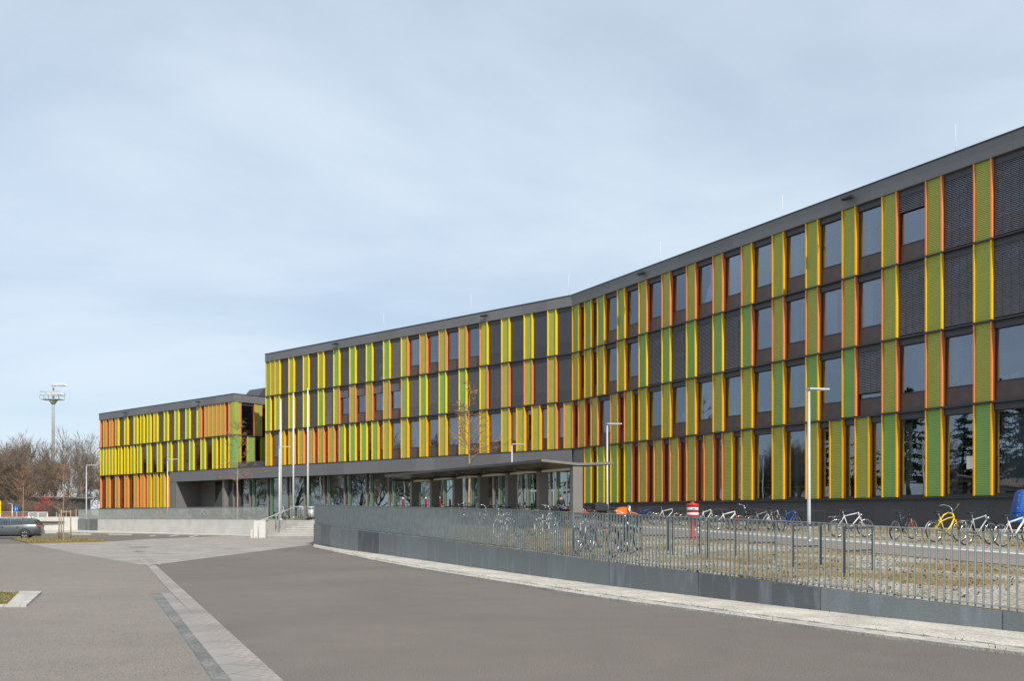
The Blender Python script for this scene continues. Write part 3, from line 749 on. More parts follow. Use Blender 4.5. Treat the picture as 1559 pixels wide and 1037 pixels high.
# roof band, ledges, plinth, shell
fm.part('roof_band', FR, bxs((0, aE, -.03, .6, ZB[4]-.07, 18.82)), M['fascia'])
fm.part('roof_band', FM, bxs((aL-.05, 0, -.03, .6, ZB[4]-.07, 18.815)), M['fascia'])
fm.part('roof_capping', FR, bxs((0, aE, -.07, .62, 18.82, 18.87)), M['anthracite'])
fm.part('roof_capping', FM, bxs((aL-.1, 0, -.07, .62, 18.815, 18.866)), M['anthracite'])
for z in ZB[:4]:
    fm.part('ledge', FR, bxs((0 if z > 3 else 2*UR, aE, -.035, .6, z-.075, z-.012)), M['anthracite'])
    if z > 5: fm.part('ledge', FM, bxs((aL-.08, 0, -.034, .6, z-.076, z-.013)), M['anthracite'])
fm.part('plinth', FR, bxs((2*UR, aE, .17, .6, -.2, ZB[0]-.075)), M['plinth'])
fm.part('end_wall', FR, bxs((0, 2*UR-.04, .10, .6, 5.64, ZB[1]-.08)), M['fascia'])
# interiors: floors, ceilings, back wall, columns
def interior(fr, a0, a1, zs, depth, cols, first=.61):
    fl = MB(); wl = MB()
    for z in zs: fl.box(a0, a1, first, depth, z-.32, z-.06, 0)
    wl.box(a0, a1, depth, depth+.15, zs[0], 18.3 if zs[-1] > 16 else 14.5)
    return fl, wl
fl, wl = interior(FR, .3, aE-.3, [ZB[1], ZB[2], ZB[3], ZB[4]+.1], 6.5, 6)
fm.part('ceiling', FR, fl, M['ceiling']); fm.part('inner_wall', FR, wl, M['interior'])
fm.part('inner_floor', FR, bxs(*[(.3, aE-.3, .62, 6.5, z-.058, z+.0) for z in ZB[1:4]], (.3, aE-.3, .62, 6.5, 2.2, 2.5)), M['floorin'])
fl, wl = interior(FM, aL+.2, -.3, [ZB[1]-.05, ZB[2], ZB[3], ZB[4]+.1], 6.5, 6)
fm.part('ceiling', FM, fl, M['ceiling']); fm.part('inner_wall', FM, wl, M['interior'])
fm.part('inner_floor', FM, bxs(*[(aL+.2, -.3, .62, 6.5, z-.058, z+.0) for z in ZB[1:4]]), M['floorin'])
cm = MB()
for i in range(9, 54, 6): cm.box(aR(i)-.9, aR(i)-.55, .95, 1.3, 2.52, 18)
fm.part('column', FR, cm, M['curtain'])
lm = MB()
for z in ZB[1:]:
    for b_ in (1.6, 3.4): lm.box(2, aE-1, b_, b_+.14, z-.46, z-.40)
fm.part('ceiling_lamp', FR, lm, M['curtain'])
rdp = random.Random(3)
pw = MB()
for i in range(6, 54, 9): pw.box(aR(i)+.3, aR(i)+.42, .8, 6.5, ZB[1], ZB[4])
fm.part('partition_wall', FR, pw, M['interior'])
pw = MB()
for i in range(5, 50, 9): pw.box(aM(i)+.3, aM(i)+.42, .8, 6.5, ZB[1], ZB[4])
fm.part('partition_wall', FM, pw, M['interior'])
# roof and closing walls
rf = MB(); P = [FR.p(0,.6,0), FR.p(aE,.6,0), FR.p(aE,15,0), FR.p(0,15,0), FM.p(0,15,0), FM.p(aL,15,0), FM.p(aL,.6,0), FM.p(0,.6,0)]
P = [(p.x-C0[0], p.y-C0[1]) for p in P[1:]]
rf.prism(P, 18.35-1.25, 18.6-1.25); obj('roof', rf, M['roof'], main)
fm.part('back_wall', FR, bxs((0, aE, 14.8, 15, .5, 18.6), (aE-.3, aE, .6, 14.8, .5, 18.3)), M['fascia'])
fm.part('back_wall', FM, bxs((aL, 0, 14.8, 15, .5, 18.6), (aL-.0, aL+.15, .3, 14.8, ZB[1], 18.3)), M['fascia'])
q = [FR.p(0,15,0), FM.p(0,15,0)]
mb = MB(); mb.prism([(q[0].x-C0[0],q[0].y-C0[1]), (q[1].x-C0[0],q[1].y-C0[1]), (q[1].x-C0[0]+.2,q[1].y-C0[1]+.3), (q[0].x-C0[0]+.2,q[0].y-C0[1]+.3)], -1, 17.3); obj('back_wall', mb, M['fascia'], main)
# pent houses on the roof
# ground floor of the middle wing: grey band, soffit, glass front with grey mullions and green linings
aBL = -(109.1-C0[1])/.6424
fm.part('facade_band', FM, bxs((aBL, -.02, -.02, .6, 5.64, ZB[1]-.08)), M['fascia'])
fm.part('soffit', FM, bxs((aBL+.1, -.3, .6, 4.2, 5.66, 5.9)), M['anthracite'])
fm.part('terrace_parapet', FM, bxs((-57.2*UM, aL, .3, .6, ZB[1]-.08, 7.5)), M['plinth'])
fm.part('terrace_floor', FM, bxs((-57.2*UM, aL, .6, 12, 6.6, 6.85)), M['roof'])
fm.part('terrace_back_wall', FM, bxs((-57.2*UM, aL, 10.5, 10.8, 6.85, 14.2)), M['anthracite'])
aG0 = -(102.3-C0[1])/.6424; YG = .9
xs = []
for px in (345.5, 370, 397, 427, 453, 483, 514, 547.5, 581, 618, 657, 699, 741, 784, 828):
    Y = 122824./(px+867); xs.append(-(Y-C0[1])/.6424)
ml = MB(); gn = MB()
bays = [aG0] + xs + [-.35]
for a in xs:
    o = fm.part('mullion', FM, bxs((a-.05, a+.05, YG-.12, YG+.05, .9, 5.66)), M['canopy'])
    fm.part('mullion', FM, bxs((a+.62, a+.72, YG-.12, YG+.05, .9, 5.66)), M['canopy'])
    fm.part('green_lining', FM, bxs((a+.80, a+.88, YG-.04, YG+.045, 1.3, 5.62)), M['greenin'])
for a, b in zip(bays, bays[1:]):
    if a > -5.5: continue
    fm.part('glass_front', FM, bxs((a, b, YG+.051, YG+.065, 1.28, 5.64)), M['shopglass'])
fm.part('front_sill', FM, bxs((aG0, -.35, YG+.0, YG+.3, .8, 1.36)), M['anthracite'])
fm.part('inner_floor', FM, bxs((aG0, -.4, YG+.3, 9, 1.0, 1.3)), M['floorin'])
fm.part('inner_wall', FM, bxs((aG0, -.4, 9, 9.2, 1.3, 6.6)), M['interior'])
fm.part('ceiling', FM, bxs((aG0, -.4, 4.2, 9, 5.7, 5.9)), M['ceiling'])
# grey pier, recess with its sunlit side wall, dark doors
aP0 = aBL; aP1 = -(108.2-C0[1])/.6424
fm.part('pier', FM, bxs((aP0, aP1, .0, .6, .8, 5.63)), M['fascia'])
fm.part('recess_wall', FM, bxs((aP1-.3, aP1, .6, 4.2, .8, 5.65)), M['fascia'])
fm.part('recess_back', FM, bxs((aP1, aG0-.0, 3.3, 3.5, .8, 5.65)), M['fascia'])
fm.part('recess_wall', FM, bxs((aG0, aG0+.35, YG-.5, 4.0, .8, 5.65)), M['canopy'])
dr = fm.part('door', FM, bxs((aP1+5.4, aP1+5.5, 3.15, 3.29, 1.2, 5.3), (aP1+7.0, aP1+7.1, 3.15, 3.29, 1.2, 5.3), (aP1+5.5, aP1+7.0, 3.15, 3.29, 5.2, 5.3)), M['anthracite'])
obj('pane', bxs((aP1+5.5, aP1+7.0, 3.22, 3.235, 1.25, 5.2)), M['outer'], dr)
fm.part('glass_front', FM, bxs((aP1+7.3, aG0-.02, 3.2, 3.22, 1.28, 5.6), (aP1+3.2, aP1+5.3, 3.2, 3.22, 1.28, 5.6)), M['shopglass'])
# entrance near the bend: grey panels and pale door frames under a glazed head
ent = [(-5.4, -3.9), (-3.9, -2.5), (-2.5, -1.2), (-1.2, -.35)]
for k, (a, b) in enumerate(ent):
    d = fm.part('door', FM, bxs((a, a+.06, YG, YG+.08, 1.28, 5.64), (b-.06, b, YG, YG+.08, 1.28, 5.64), (a+.06, b-.06, YG, YG+.08, 3.6, 3.72), (a+.06, b-.06, YG, YG+.08, 1.28, 1.4)), M['steelpale'])
    obj('pane', bxs((a+.06, b-.06, YG+.03, YG+.045, 1.4, 3.6), (a+.06, b-.06, YG+.03, YG+.045, 3.72, 5.64)), M['shopglass'], d)
fm.part('side_wall', FR, bxs((.05, 2*UR-.04, .12, .6, .9, 5.63)), M['plinth'])
# flood lights and lightning rods
def wall_light(F_, fr, a, z):
    mb = MB(); mb.box(a-.02, a+.02, -.2, -.03, z-.03, z+.03); mb.box(a-.32, a+.32, -.42, -.16, z-.07, z+.05); mb.box(a-.28, a+.28, -.43, -.42, z-.05, z+.03)
    F_.part('floodlight', fr, mb, M['darkmetal'])
def on_R(px): return (C0[1] - 63530./(px+28)) / .8631
def on_M(px): return -((122824./(px+867)) - C0[1]) / .6424
for px in (1296, 981): wall_light(fm, FR, on_R(px), 18.45)
for px in (740, 514): wall_light(fm, FM, on_M(px), 18.45)
for px, h_ in ((1440, 1.65), (1177, 1.55), (992, 1.7), (857, 1.9)):
    fr = FR if px > 871 else FM; a = on_R(px) if px > 871 else on_M(px)
    mb = MB(); mb.tube([(a,.75,18.6),(a,.75,18.9+h_)], .013, 5); fm.part('lightning_rod', fr, mb, M['white'])
for px, h_ in ((708, 1.9), (575, 1.9)):
    a = on_M(px); mb = MB(); mb.tube([(a,.75,18.6),(a,.75,18.9+h_)], .013, 5); fm.part('lightning_rod', FM, mb, M['white'])
# small things seen through the panes: papers and window-sill stuff
st = [(FM, on_M(504), ZB[3]+1.2, .62, .8), (FR, on_R(1472), ZB[0]+1.3, .42, .6)]
for fr, a, z, w, h in st:
    fm.part('paper_notice', fr, bxs((a-w/2, a+w/2, .285, .29, z, z+h)), M['white'])
rdw = random.Random(8)
for fr, row, idx in ((FM, 2, (24.5,27.4,30.6,33.3,3.6,6.5)), (FM, 3, (12.6,15.4)), (FR, 1, (23.4,26.6,35.8,38.7,41.5)), (FR, 2, (26.3,29.4))):
    for i in idx:
        mb = MB()
        for q in range(4):
            a = (aR(i) if fr is FR else aM(i)) + rdw.uniform(-.4,.5); z = ZB[row]+1.02; h = rdw.uniform(.12,.4)
            mb.lathe([(.08,0),(.11,h*.5),(.05,h)], (a, .75, z-.02), 7)
        ob = fm.part('window_ornament', fr, mb, [M['curtain'], M['greenin'], M['red']][rdw.randrange(2)])
        fm.part('window_shelf', fr, bxs(((aR(i) if fr is FR else aM(i))-.7, (aR(i) if fr is FR else aM(i))+.7, .62, 1.0, ZB[row]+.94, ZB[row]+1.0)), M['interior'])

# ---- the lower block at the left
oT = FM.p(AT0, 0, 0)
side = tag(empty('office_block', (oT.x, oT.y, 1.25)), 'lower block with dense yellow and orange fins at the far left of the row', 'building')
fs = Facade(side)
aT = lambda k: AT0 - .28 - k*UT
rowsT = [
 (1, '1OD l l l l l 1OD l 2YD g 2YD g 2YD g 2YD l 1YD l 1YD g 1YD l 2YD l 2YD l 1OD l 1OD l 1OD', ZB[2], 'O'),
 (1, '1YD g 1YD g 2YD g 2YD g 2YD g 2YD g 2YD g 2YD g 2YD g 1YD g 1YD l 1YD l 1YD l l l l l', ZB[1], 'Y'),
 (17, '1AC g 1AC g 1AC l 1OF l 1OF l 2OF l 2OF l 2OF l 2OF', ZB[0], 'O')]
for i0, tk, z0, df in rowsT:
    h = ZB[ZB.index(z0)+1]-z0
    fs.row(FM, aT, UT, tk, z0, h, df, i0)
for z0, c in ((ZB[2],'l'), (ZB[1],'g')):
    fs.panels.append((FM, aT(1), AT0-aT(1)+.04, z0, ZB[ZB.index(z0)+1]-z0, c))
    # the far end of the front
# side front
sx = [0, .95, 2.72, 3.7, 5.6, 6.5, 8.3]
for z0, tk in ((ZB[2], 'l 2OD l 2OD l 2OD'), (ZB[1], 'g 1AD g 1AD g 2AD')):
    h = ZB[ZB.index(z0)+1]-z0; a = .0
    wd = {'1': .86, '2': 1.78}
    for t in tk.split():
        if t in 'gl':
            w = .93 if a == 0 else .95
            fs.panels.append((FT, a - (.04 if a == 0 else 0), w, z0, h, t)); a += w - (.04 if a == 0 else 0)
        else:
            w = wd[t[0]]; fs.wins.append((FT, a, w, z0, h, t[2])); fs.fins.append((FT, a, z0, h, t[1])); a += w; fs.fins.append((FT, a, z0, h, t[1]))
fs.build()
aTL = aT(38.3)
fs.part('roof_band', FM, bxs((aTL, AT0+.03, -.03, .6, ZB[3]-.07, 15.12)), M['fascia'])
fs.part('roof_band', FT, bxs((.605, 14, -.03, .6, ZB[3]-.072, 15.117)), M['fascia'])
fs.part('roof_capping', FM, bxs((aTL-.05, AT0+.07, -.07, .62, 15.12, 15.17)), M['anthracite'])
fs.part('roof_capping', FT, bxs((.63, 14, -.07, .62, 15.117, 15.165)), M['anthracite'])
for z in (ZB[0], ZB[1], ZB[2]):
    fs.part('ledge', FM, bxs((aTL if z != ZB[0] else aTL, AT0+.02 if z > 3 else aBL-.05, -.035, .6, z-.075, z-.012)), M['anthracite'])
    if z > 7: fs.part('ledge', FT, bxs((.61, 9, -.035, .6, z-.076, z-.013)), M['anthracite'])
fs.part('plinth', FM, bxs((aTL, aBL-.02, .17, .6, .5, ZB[0]-.075)), M['plinth'])
fs.part('lower_wall', FT, bxs((.605, 9, .15, .6, .8, ZB[1]-.08)), M['plinth'])
fl, wl = interior(FM, aTL+.3, AT0-.7, [ZB[1], ZB[2], ZB[3]+.1], 6, 6)
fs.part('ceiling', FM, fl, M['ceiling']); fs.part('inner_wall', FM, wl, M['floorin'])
fs.part('roof', FM, bxs((aTL, AT0-.6, .6, 14, 14.5, 14.7)), M['roof'])
fs.part('back_wall', FM, bxs((aTL, AT0-.6, 13.8, 14, .5, 14.5)), M['fascia'])
fs.part('end_wall', FM, bxs((aTL, aTL+.1, .14, 13.8, .5, 14.5)), M['olive'])
mb = MB(); q0, q1 = AT0-.2, AT0+6; 
for a_, b_ in ((AT0-4.0, AT0-.8),): 
    mb.hexa([(a_,3.2,14.7),(b_,3.2,14.7),(b_,12,14.7),(a_,12,14.7),(a_+.1,4.6,16.35),(b_-.05,4.6,16.35),(b_-.05,12,16.35),(a_+.1,12,16.35)])
fs.part('roof_housing', FM, mb, M['plinth'])
for px in (193, 304): wall_light(fs, FM, on_M(px), 14.75)
# ------------------------------------------------------------------ street wall, kerb, fences, stairs
def poly_uv(name, faces, mats, smooth=False):
    """faces: list of (pts, uvs, material index)"""
    me = bpy.data.meshes.new(name); v = []; f = []; uv = []; mi = []
    for pts, us, m_ in faces:
        n0 = len(v); v += [tuple(p) for p in pts]; f.append(tuple(range(n0, n0+len(pts)))); uv += us; mi.append(m_)
    me.from_pydata(v, [], f); l = me.uv_layers.new(name='UVMap')
    for i, u in enumerate(uv): l.data[i].uv = u
    for m_ in mats: me.materials.append(m_)
    me.polygons.foreach_set('material_index', mi); me.update(); return me
def smooth_line(pts, n=6):
    P = [Vector(p) for p in pts]; out = []
    for i in range(len(P)-1):
        p0 = P[max(i-1,0)]; p1 = P[i]; p2 = P[i+1]; p3 = P[min(i+2,len(P)-1)]
        for k in range(n):
            t = k/n; out.append(.5*((2*p1)+(p2-p0)*t+(2*p0-5*p1+4*p2-p3)*t*t+(3*p1-p0-3*p2+p3)*t**3))
    out.append(P[-1]); return out
wl3 = smooth_line([(w[0], w[1], w[2]) for w in WALL])
def side_of(line, d):
    r = []
    for i, p in enumerate(line):
        t = line[min(i+1,len(line)-1)] - line[max(i-1,0)]; t.z = 0; t.normalize(); r.append(p + Vector((t.y, -t.x, 0))*d)
    return r                                       # d > 0: towards the street
def wall_run(name, line, zb, thick, mat, street=1):
    fc = []; u = 0; back = side_of(line, -thick)
    for i in range(len(line)-1):
        a, b, c, d = line[i], line[i+1], back[i+1], back[i]; l = (Vector((b.x,b.y,0))-Vector((a.x,a.y,0))).length
        A0 = (a.x,a.y,zb); B0 = (b.x,b.y,zb); C0_ = (c.x,c.y,zb); D0 = (d.x,d.y,zb)
        fc.append(([A0,B0,tuple(b),tuple(a)], [(u,0),(u+l,0),(u+l,b.z),(u,a.z)], 0))
        fc.append(([tuple(a),tuple(b),(c.x,c.y,b.z),(d.x,d.y,a.z)], [(u,1),(u+l,1),(u+l,1.1),(u,1.1)], 0))
        fc.append(([(d.x,d.y,a.z),(c.x,c.y,b.z),C0_,D0], [(u,0),(u+l,0),(u+l,1),(u,1)], 0)); u += l
    for i, s in ((0,1),(-1,-1)):
        a, d = line[i], back[i]; q = [(a.x,a.y,zb),(d.x,d.y,zb),(d.x,d.y,a.z),(a.x,a.y,a.z)]
        fc.append((q[::-s] if s < 0 else q, [(0,0),(.1,0),(.1,1),(0,1)], 0))
    return link(name, poly_uv(name, fc, [mat]))
# sunlit street side: make it run so that "street" is on the camera side
sgn = 1 if (side_of(wl3, 1)[20]).length < wl3[20].length else -1
if sgn < 0:
    _so = side_of
    def side_of(line, d): return _so(line, -d)
rw = wall_run('retaining_wall', wl3, -.05, .16, M['zinc'])
tag(rw, 'long low wall of weathered grey metal sheets curving along the street under the picket fence', 'wall')
def fence(name, line, h, label, step=.12, near=100, mat=None, bar=(.036,.014)):
    """picket fence standing on line (points with z = foot); pickets are flat bars set on edge"""
    mat = mat or M['steel']; base = line[0]; t = empty(name, tuple(base)); tag(t, label, 'fence')
    top = MB(); bot = MB()
    for a, b in zip(line, line[1:]):
        top.bar(a+Vector((0,0,h))-base, b+Vector((0,0,h))-base, .055, .012); bot.bar(a+Vector((0,0,.06))-base, b+Vector((0,0,.06))-base, .05, .012)
    obj('top_rail', top, mat, t); obj('bottom_rail', bot, mat, t)
    pts = []; acc = 0
    for a, b in zip(line, line[1:]):
        l = Vector((b.x-a.x, b.y-a.y, 0)).length; k = 0
        while acc <= l:
            p = a.lerp(b, acc/l); pts.append((p, math.atan2(b.y-a.y, b.x-a.x))); acc += step
        acc -= l
    vis = lambda q: abs(q[0].x*F/q[0].y) < CX + 20 if q[0].y > 0 else False
    pts.sort(key=lambda q: (not vis(q), q[0].length))
    pk = MB(); pk.box(-bar[1]/2, bar[1]/2, -bar[0]/2, bar[0]/2, .02, h-.006); pm_ = pk.mesh('picket', [mat]); rest = MB()
    for i, (p, a) in enumerate(pts):
        if i < near: link('picket', pm_, t, p-base, a)
        else: rest.add(pk, Matrix.Translation(p-base) @ Matrix.Rotation(a, 4, 'Z'))
    if rest.f: tag(obj('picket', rest, mat, t), kind='stuff')
    return t
fl3 = side_of(wl3, -.07)
fence('picket_fence', fl3, 1.11, 'long grey metal picket fence on top of the curving street wall')
# return of the wall behind its far end
rl = [Vector((-11.12,52.25,1.17)), Vector((-12.2,59.0,1.24)), Vector((-13.35,66.4,1.30))]
rw2 = wall_run('side_wall', rl, -.05, .16, M['zinc']); tag(rw2, 'short grey wall running back from the wall corner to the stairs', 'wall')
# kerb strip between wall and street
KO = [(477,833.0),(540,846.5),(600,858.5),(716,877.5),(805,891.5),(920,909.8),(1080,931),(1240,953.5),(1400,974),(1559,993.6)]
ko = [gp(x,y,.05) for x,y in KO]; d_ = (ko[-1]-ko[-2]).normalized(); ko += [ko[-1]+d_*4, ko[-1]+d_*9]
def resample(l, n):
    d = [0]
    for a, b in zip(l, l[1:]): d.append(d[-1]+(b-a).length)
    o = []
    for k in range(n+1):
        q = d[-1]*k/n
        for i in range(len(l)-1):
            if q <= d[i+1]+1e-6: o.append(l[i].lerp(l[i+1], (q-d[i])/(d[i+1]-d[i]))); break
    return o
ko = smooth_line(ko, 5)
n_ = 90; A = resample([Vector((p.x,p.y,0)) for p in wl3], n_); B = resample([Vector((p.x,p.y,0)) for p in ko], n_)
mb = MB(); me_ = MB()
for i in range(n_):
    a, b, c, d = A[i], A[i+1], B[i+1], B[i]
    e, f_ = a.lerp(d, .80), b.lerp(c, .80)
    mb.face([(a.x,a.y,.062),(e.x,e.y,.056),(f_.x,f_.y,.056),(b.x,b.y,.062)][::-1])
    me_.face([(e.x,e.y,.048),(d.x,d.y,.044),(c.x,c.y,.044),(f_.x,f_.y,.048)][::-1]); mb.face([(d.x,d.y,.044),(d.x,d.y,-.02),(c.x,c.y,-.02),(c.x,c.y,.044)][::-1])
    mb.face([(e.x,e.y,.056),(e.x,e.y,.04),(f_.x,f_.y,.04),(f_.x,f_.y,.056)][::-1])
for m_ in (mb, me_):
    pass
jt = MB()
for i in range(0, n_, 2):
    a, d = A[i].lerp(B[i], .02), A[i].lerp(B[i], .98); t_ = (A[min(i+1,n_)]-A[i]).normalized()*.007
    mb.face([(a.x-t_.x,a.y-t_.y,.066),(a.x+t_.x,a.y+t_.y,.066),(d.x+t_.x,d.y+t_.y,.058),(d.x-t_.x,d.y-t_.y,.058)], 1)
rg = random.Random(33)
for i in range(n_):
    for f0, pr, w in ((.795,.75,.012),(.40,.35,.006),(.62,.3,.006)):
        if rg.random() > pr: continue
        a, b = A[i].lerp(B[i], f0), A[i+1].lerp(B[i+1], f0); a2, b2 = A[i].lerp(B[i], f0+w), A[i+1].lerp(B[i+1], f0+w); k0 = rg.uniform(0,.3); k1 = rg.uniform(.6,1)
        q = [a.lerp(b,k0), a.lerp(b,k1), a2.lerp(b2,k1), a2.lerp(b2,k0)]
        mb.face([(p.x,p.y,.064) for p in q][::-1], 2 if f0 > .7 else 1)
tag(obj('kerb_strip', mb, [M['kerb'], M['concretegrey'], M['earth']]), kind='structure')
rdk2 = random.Random(14); wd = MB()
for k in range(900):
    i = rdk2.randrange(n_); f_ = rdk2.choice((.015,.03,.985,.8)) + rdk2.uniform(-.012,.012); q = A[i].lerp(A[i+1], rdk2.random()).lerp(B[i].lerp(B[i+1], rdk2.random()), f_)
    if rdk2.random() < .72 and int(i/3) % 3: continue
    a = rdk2.uniform(0,6.28); hh = rdk2.uniform(.02,.08); w = .008
    wd.face([(q.x-w*math.cos(a),q.y-w*math.sin(a),.05),(q.x+w*math.cos(a),q.y+w*math.sin(a),.05),(q.x+rdk2.uniform(-.05,.05),q.y+rdk2.uniform(-.05,.05),.05+hh)], rdk2.randrange(2))
tag(obj('weeds', wd, [M['straw'], M['grassdk']]), kind='stuff'); tag(obj('kerb_edge', me_, M['kerbedge']), kind='structure')
# small litter, weeds on the kerb
rdk = random.Random(4); mb = MB()
for k in range(220):
    i = rdk.randrange(n_); q = A[i].lerp(B[i], rdk.uniform(.05,.78)); s_ = rdk.uniform(.008,.03)
    mb.face([(q.x+s_*math.cos(a+rdk.random()), q.y+s_*math.sin(a), .068) for a in (0,2,4)])
tag(obj('dry_litter', mb, M['earth']), kind='stuff')

# left: white concrete wall, grey gate leaf, fence, stairs
LW = [Vector((-45.9,95.8,1.2)), Vector((-42.0,92.2,1.22)), Vector((-37.0,87.6,1.24)), Vector((-28.0,79.3,1.27)), Vector((-19.25,71.2,1.29))]
mb = MB()
def slab_between(mb, a, b, zb, zt_, th, mi=0):
    t = (b-a); t.z = 0; t.normalize(); nn = Vector((t.y, -t.x, 0))
    if nn.dot(Vector((a.x,a.y,0))) > 0: nn = -nn                    # towards the viewer
    q = [a, b, b-nn*th, a-nn*th]
    mb.hexa([(p.x,p.y,zb) for p in q] + [(p.x,p.y,z) for p, z in zip(q, zt_)], mi)
ps = [gp(169,810.4), LW[2], LW[3], LW[4]]
sa = LW[0].lerp(LW[2], .41)
cuts = [sa, LW[2], LW[3], LW[4]]
for a, b in zip(cuts, cuts[1:]): slab_between(mb, a, b, -.05, (a.z, b.z, b.z, a.z), .3)
ww = obj('terrace_wall', mb, M['concrete']); tag(ww, 'white concrete terrace wall left of the stairs under the grey picket fence', 'wall')
mb = MB(); a = cuts[1].lerp(cuts[2], .0); b = cuts[3]
t_ = (b-a).normalized(); nn = Vector((t_.y,-t_.x,0)); nn = nn if nn.y < 0 else -nn
a2 = a + nn*.12; b2 = b + nn*.12 - t_*.9
slab_between(mb, a2, b2, -.04, (.60,.62,.62,.60), .12); obj('lower_plinth', mb, M['concrete'], ww)
mb = MB(); slab_between(mb, LW[0], sa, -.05, (LW[0].z, sa.z, sa.z, LW[0].z), .25)
fcs = []
a, b = LW[0], sa; l = (b-a).length
wr = wall_run('cladding_wall', [Vector((a.x,a.y,1.2)), Vector((b.x,b.y,1.22))], -.05, .25, M['zinc']); tag(wr, 'short grey metal sheet wall section between the two white walls', 'wall')
lf = [p + Vector((.05,.1,0)) for p in LW]
fence('picket_fence', lf, 1.08, 'grey metal picket fence on the white terrace wall left of the stairs')
# further left: white wall along the back road
mb = MB(); a = Vector((-45.95,96.2,1.47)); b = Vector((-80,97.3,1.47)); slab_between(mb, b, a, -.05, (1.47,)*4, .3)
w2 = obj('boundary_wall', mb, M['concrete']); tag(w2, 'white concrete wall behind the parked grey car', 'wall')
mb = MB(); mb.box(-56.2,-47.5,96.05,96.2,.82,.98); obj('groove', mb, M['anthracite'], w2)
# gate / railing pieces on it
t = empty('wall_railing', (-46.4,96.6,1.47)); mb = MB()
for k in range(5): mb.box(-3.4+k*.8,-3.34+k*.8,-.03,.03,0,.35+.13*k if k else .35)
obj('post', mb, M['steelpale'], t) if False else None
for k in range(4):
    m1 = MB(); m1.box(-.03,.03,-.03,.03,0,.34+.17*k); obj('post', m1, M['steelpale'], t, (-3.2+k*1.05,0,0))
m1 = MB(); m1.tube([(-3.3,0,.36),(-2.9,0,.38),(.0,0,.87)], .03, 6); obj('handrail', m1, M['darkmetal'], t)
tag(t, 'sloping dark handrail on pale posts at the end of the white wall', 'handrail')
t = empty('low_gate', (-51.5,96.6,1.47)); m1 = MB()
for x in (-.0, 1.0, 2.0): m1.box(x-.05,x+.05,-.03,.03,0,.5)
m1.box(-.05,2.05,-.03,.03,.45,.52); tag(obj('frame', m1, M['white'], t), None); m2 = MB(); m2.box(.05,.95,-.01,.01,.05,.44); m2.box(1.05,1.95,-.01,.01,.05,.44); obj('infill', m2, M['steel'], t)
tag(t, 'low white framed gate on the white wall above the car tail', 'gate')
mb = MB(); slab_between(mb, Vector((-85,104.5,0)), Vector((-55.3,104.5,0)), -.1, (1.95,)*4, .25)
bw = obj('brick_wall', mb, M['brick']); tag(bw, 'low red brick wall behind the car', 'wall')
mb = MB(); slab_between(mb, Vector((-85,104.42,0)), Vector((-55.3,104.42,0)), 1.95, (2.03,)*4, .4); obj('coping', mb, M['concretegrey'], bw)
# stairs up to the terrace
st_ = empty('stairs', (-17.9,66.0,0)); NS = 8
for k in range(NS):
    mb = MB(); z0 = .02 + k*.159; z1 = z0 + .159
    x0 = .12 + k*.36; mb.box(x0, 4.2+.0*k, k*.34, k*.34+.36 if k < NS-1 else k*.34+1.0, z0-.15 if k else -.05, z1-.035, 0)
    mb.box(x0-.02, 4.2, k*.34-.025, k*.34+.36 if k < NS-1 else k*.34+1.0, z1-.033, z1, 1)
    obj('step', mb, [M['concretegrey'], M['concrete']], st_)
tag(st_, 'pale concrete stairs with eight steps rising to the terrace', 'stairs')
mb = MB()
P0 = [(-18.1,66.0),(-17.85,66.0),(-14.9,69.0),(-15.3,69.2),(-18.1,69.4)]
mb.prism([(-18.75,70.6),(-18.75,66.4),(-17.0,68.45),(-15.0,69.0),(-15.0,70.6)], -.05, 1.28)
ck = obj('stair_cheek', mb, M['concretegrey']); tag(ck, 'grey concrete block closing the left side of the stairs', 'wall')
mb = MB(); mb.box(-18.85,-18.0,66.15,66.4,-.05,1.27); mb.box(-19.0,-18.86,65.9,66.4,-.05,.62); obj('front_block', mb, M['concrete'], ck)
t = empty('stair_handrail', (-18.3,66.0,.05)); hr = MB()
hr.tube([(-.2,.1,0),(-.2,.1,1.13),(1.7,3.2,2.24),(1.9,3.5,2.25),(2.25,3.5,2.25),(2.25,3.5,1.25)], .028, 6); obj('rail', hr, M['steelpale'], t)
for dx, dy, z0, z1 in ((.72,1.55,.62,1.67),(1.0,1.6,.62,1.72)):
    m1 = MB(); m1.tube([(dx,dy,z0),(dx,dy,z1)], .026, 6); obj('post', m1, M['steel'], t)
tag(t, 'pale metal handrail climbing the left side of the stairs', 'handrail')
fence('picket_fence', [Vector((-17.1,70.0,1.28)), Vector((-15.75,70.0,1.28))], 1.08, 'short pale railing at the head of the stairs beside the litter bin', .17, 100, M['steelpale'], (.03,.02))
# planting kerb behind the stairs
mb = MB(); mb.box(-17.0,-9,70.6,72.2,1.1,1.44); tag(obj('raised_bed', mb, [M['earth']]), kind='structure')
# litter bin
t = empty('litter_bin', (-15.5,69.9,1.28)); m1 = MB()
m1.lathe([(.20,.22),(.235,.24),(.235,.86)], (0,0,0), 14); obj('body', m1, M['steelpale'], t)
m1 = MB(); m1.lathe([(.27,.93),(.27,1.0),(.2,1.04)], (0,0,0), 14); obj('lid', m1, M['steelpale'], t)
m1 = MB()
for a in (0.6,2.7,4.7): m1.box(.22*math.cos(a)-.015,.22*math.cos(a)+.015,.22*math.sin(a)-.015,.22*math.sin(a)+.015,.0,.95)
m1.lathe([(.21,.87),(.21,.92)], (0,0,0), 14); obj('stand', m1, M['darkmetal'], t)
tag(t, 'round grey metal litter bin at the top of the stairs', 'litter bin')
# low white bench wall behind the fence corner
mb = MB(); mb.box(-13.2,-7.0,63.6,64.1,1.1,2.22); bn = obj('white_ledge', mb, M['concrete']); bn.rotation_euler = (0,0,0); tag(bn, 'long low white ledge behind the corner of the street fence', 'wall')

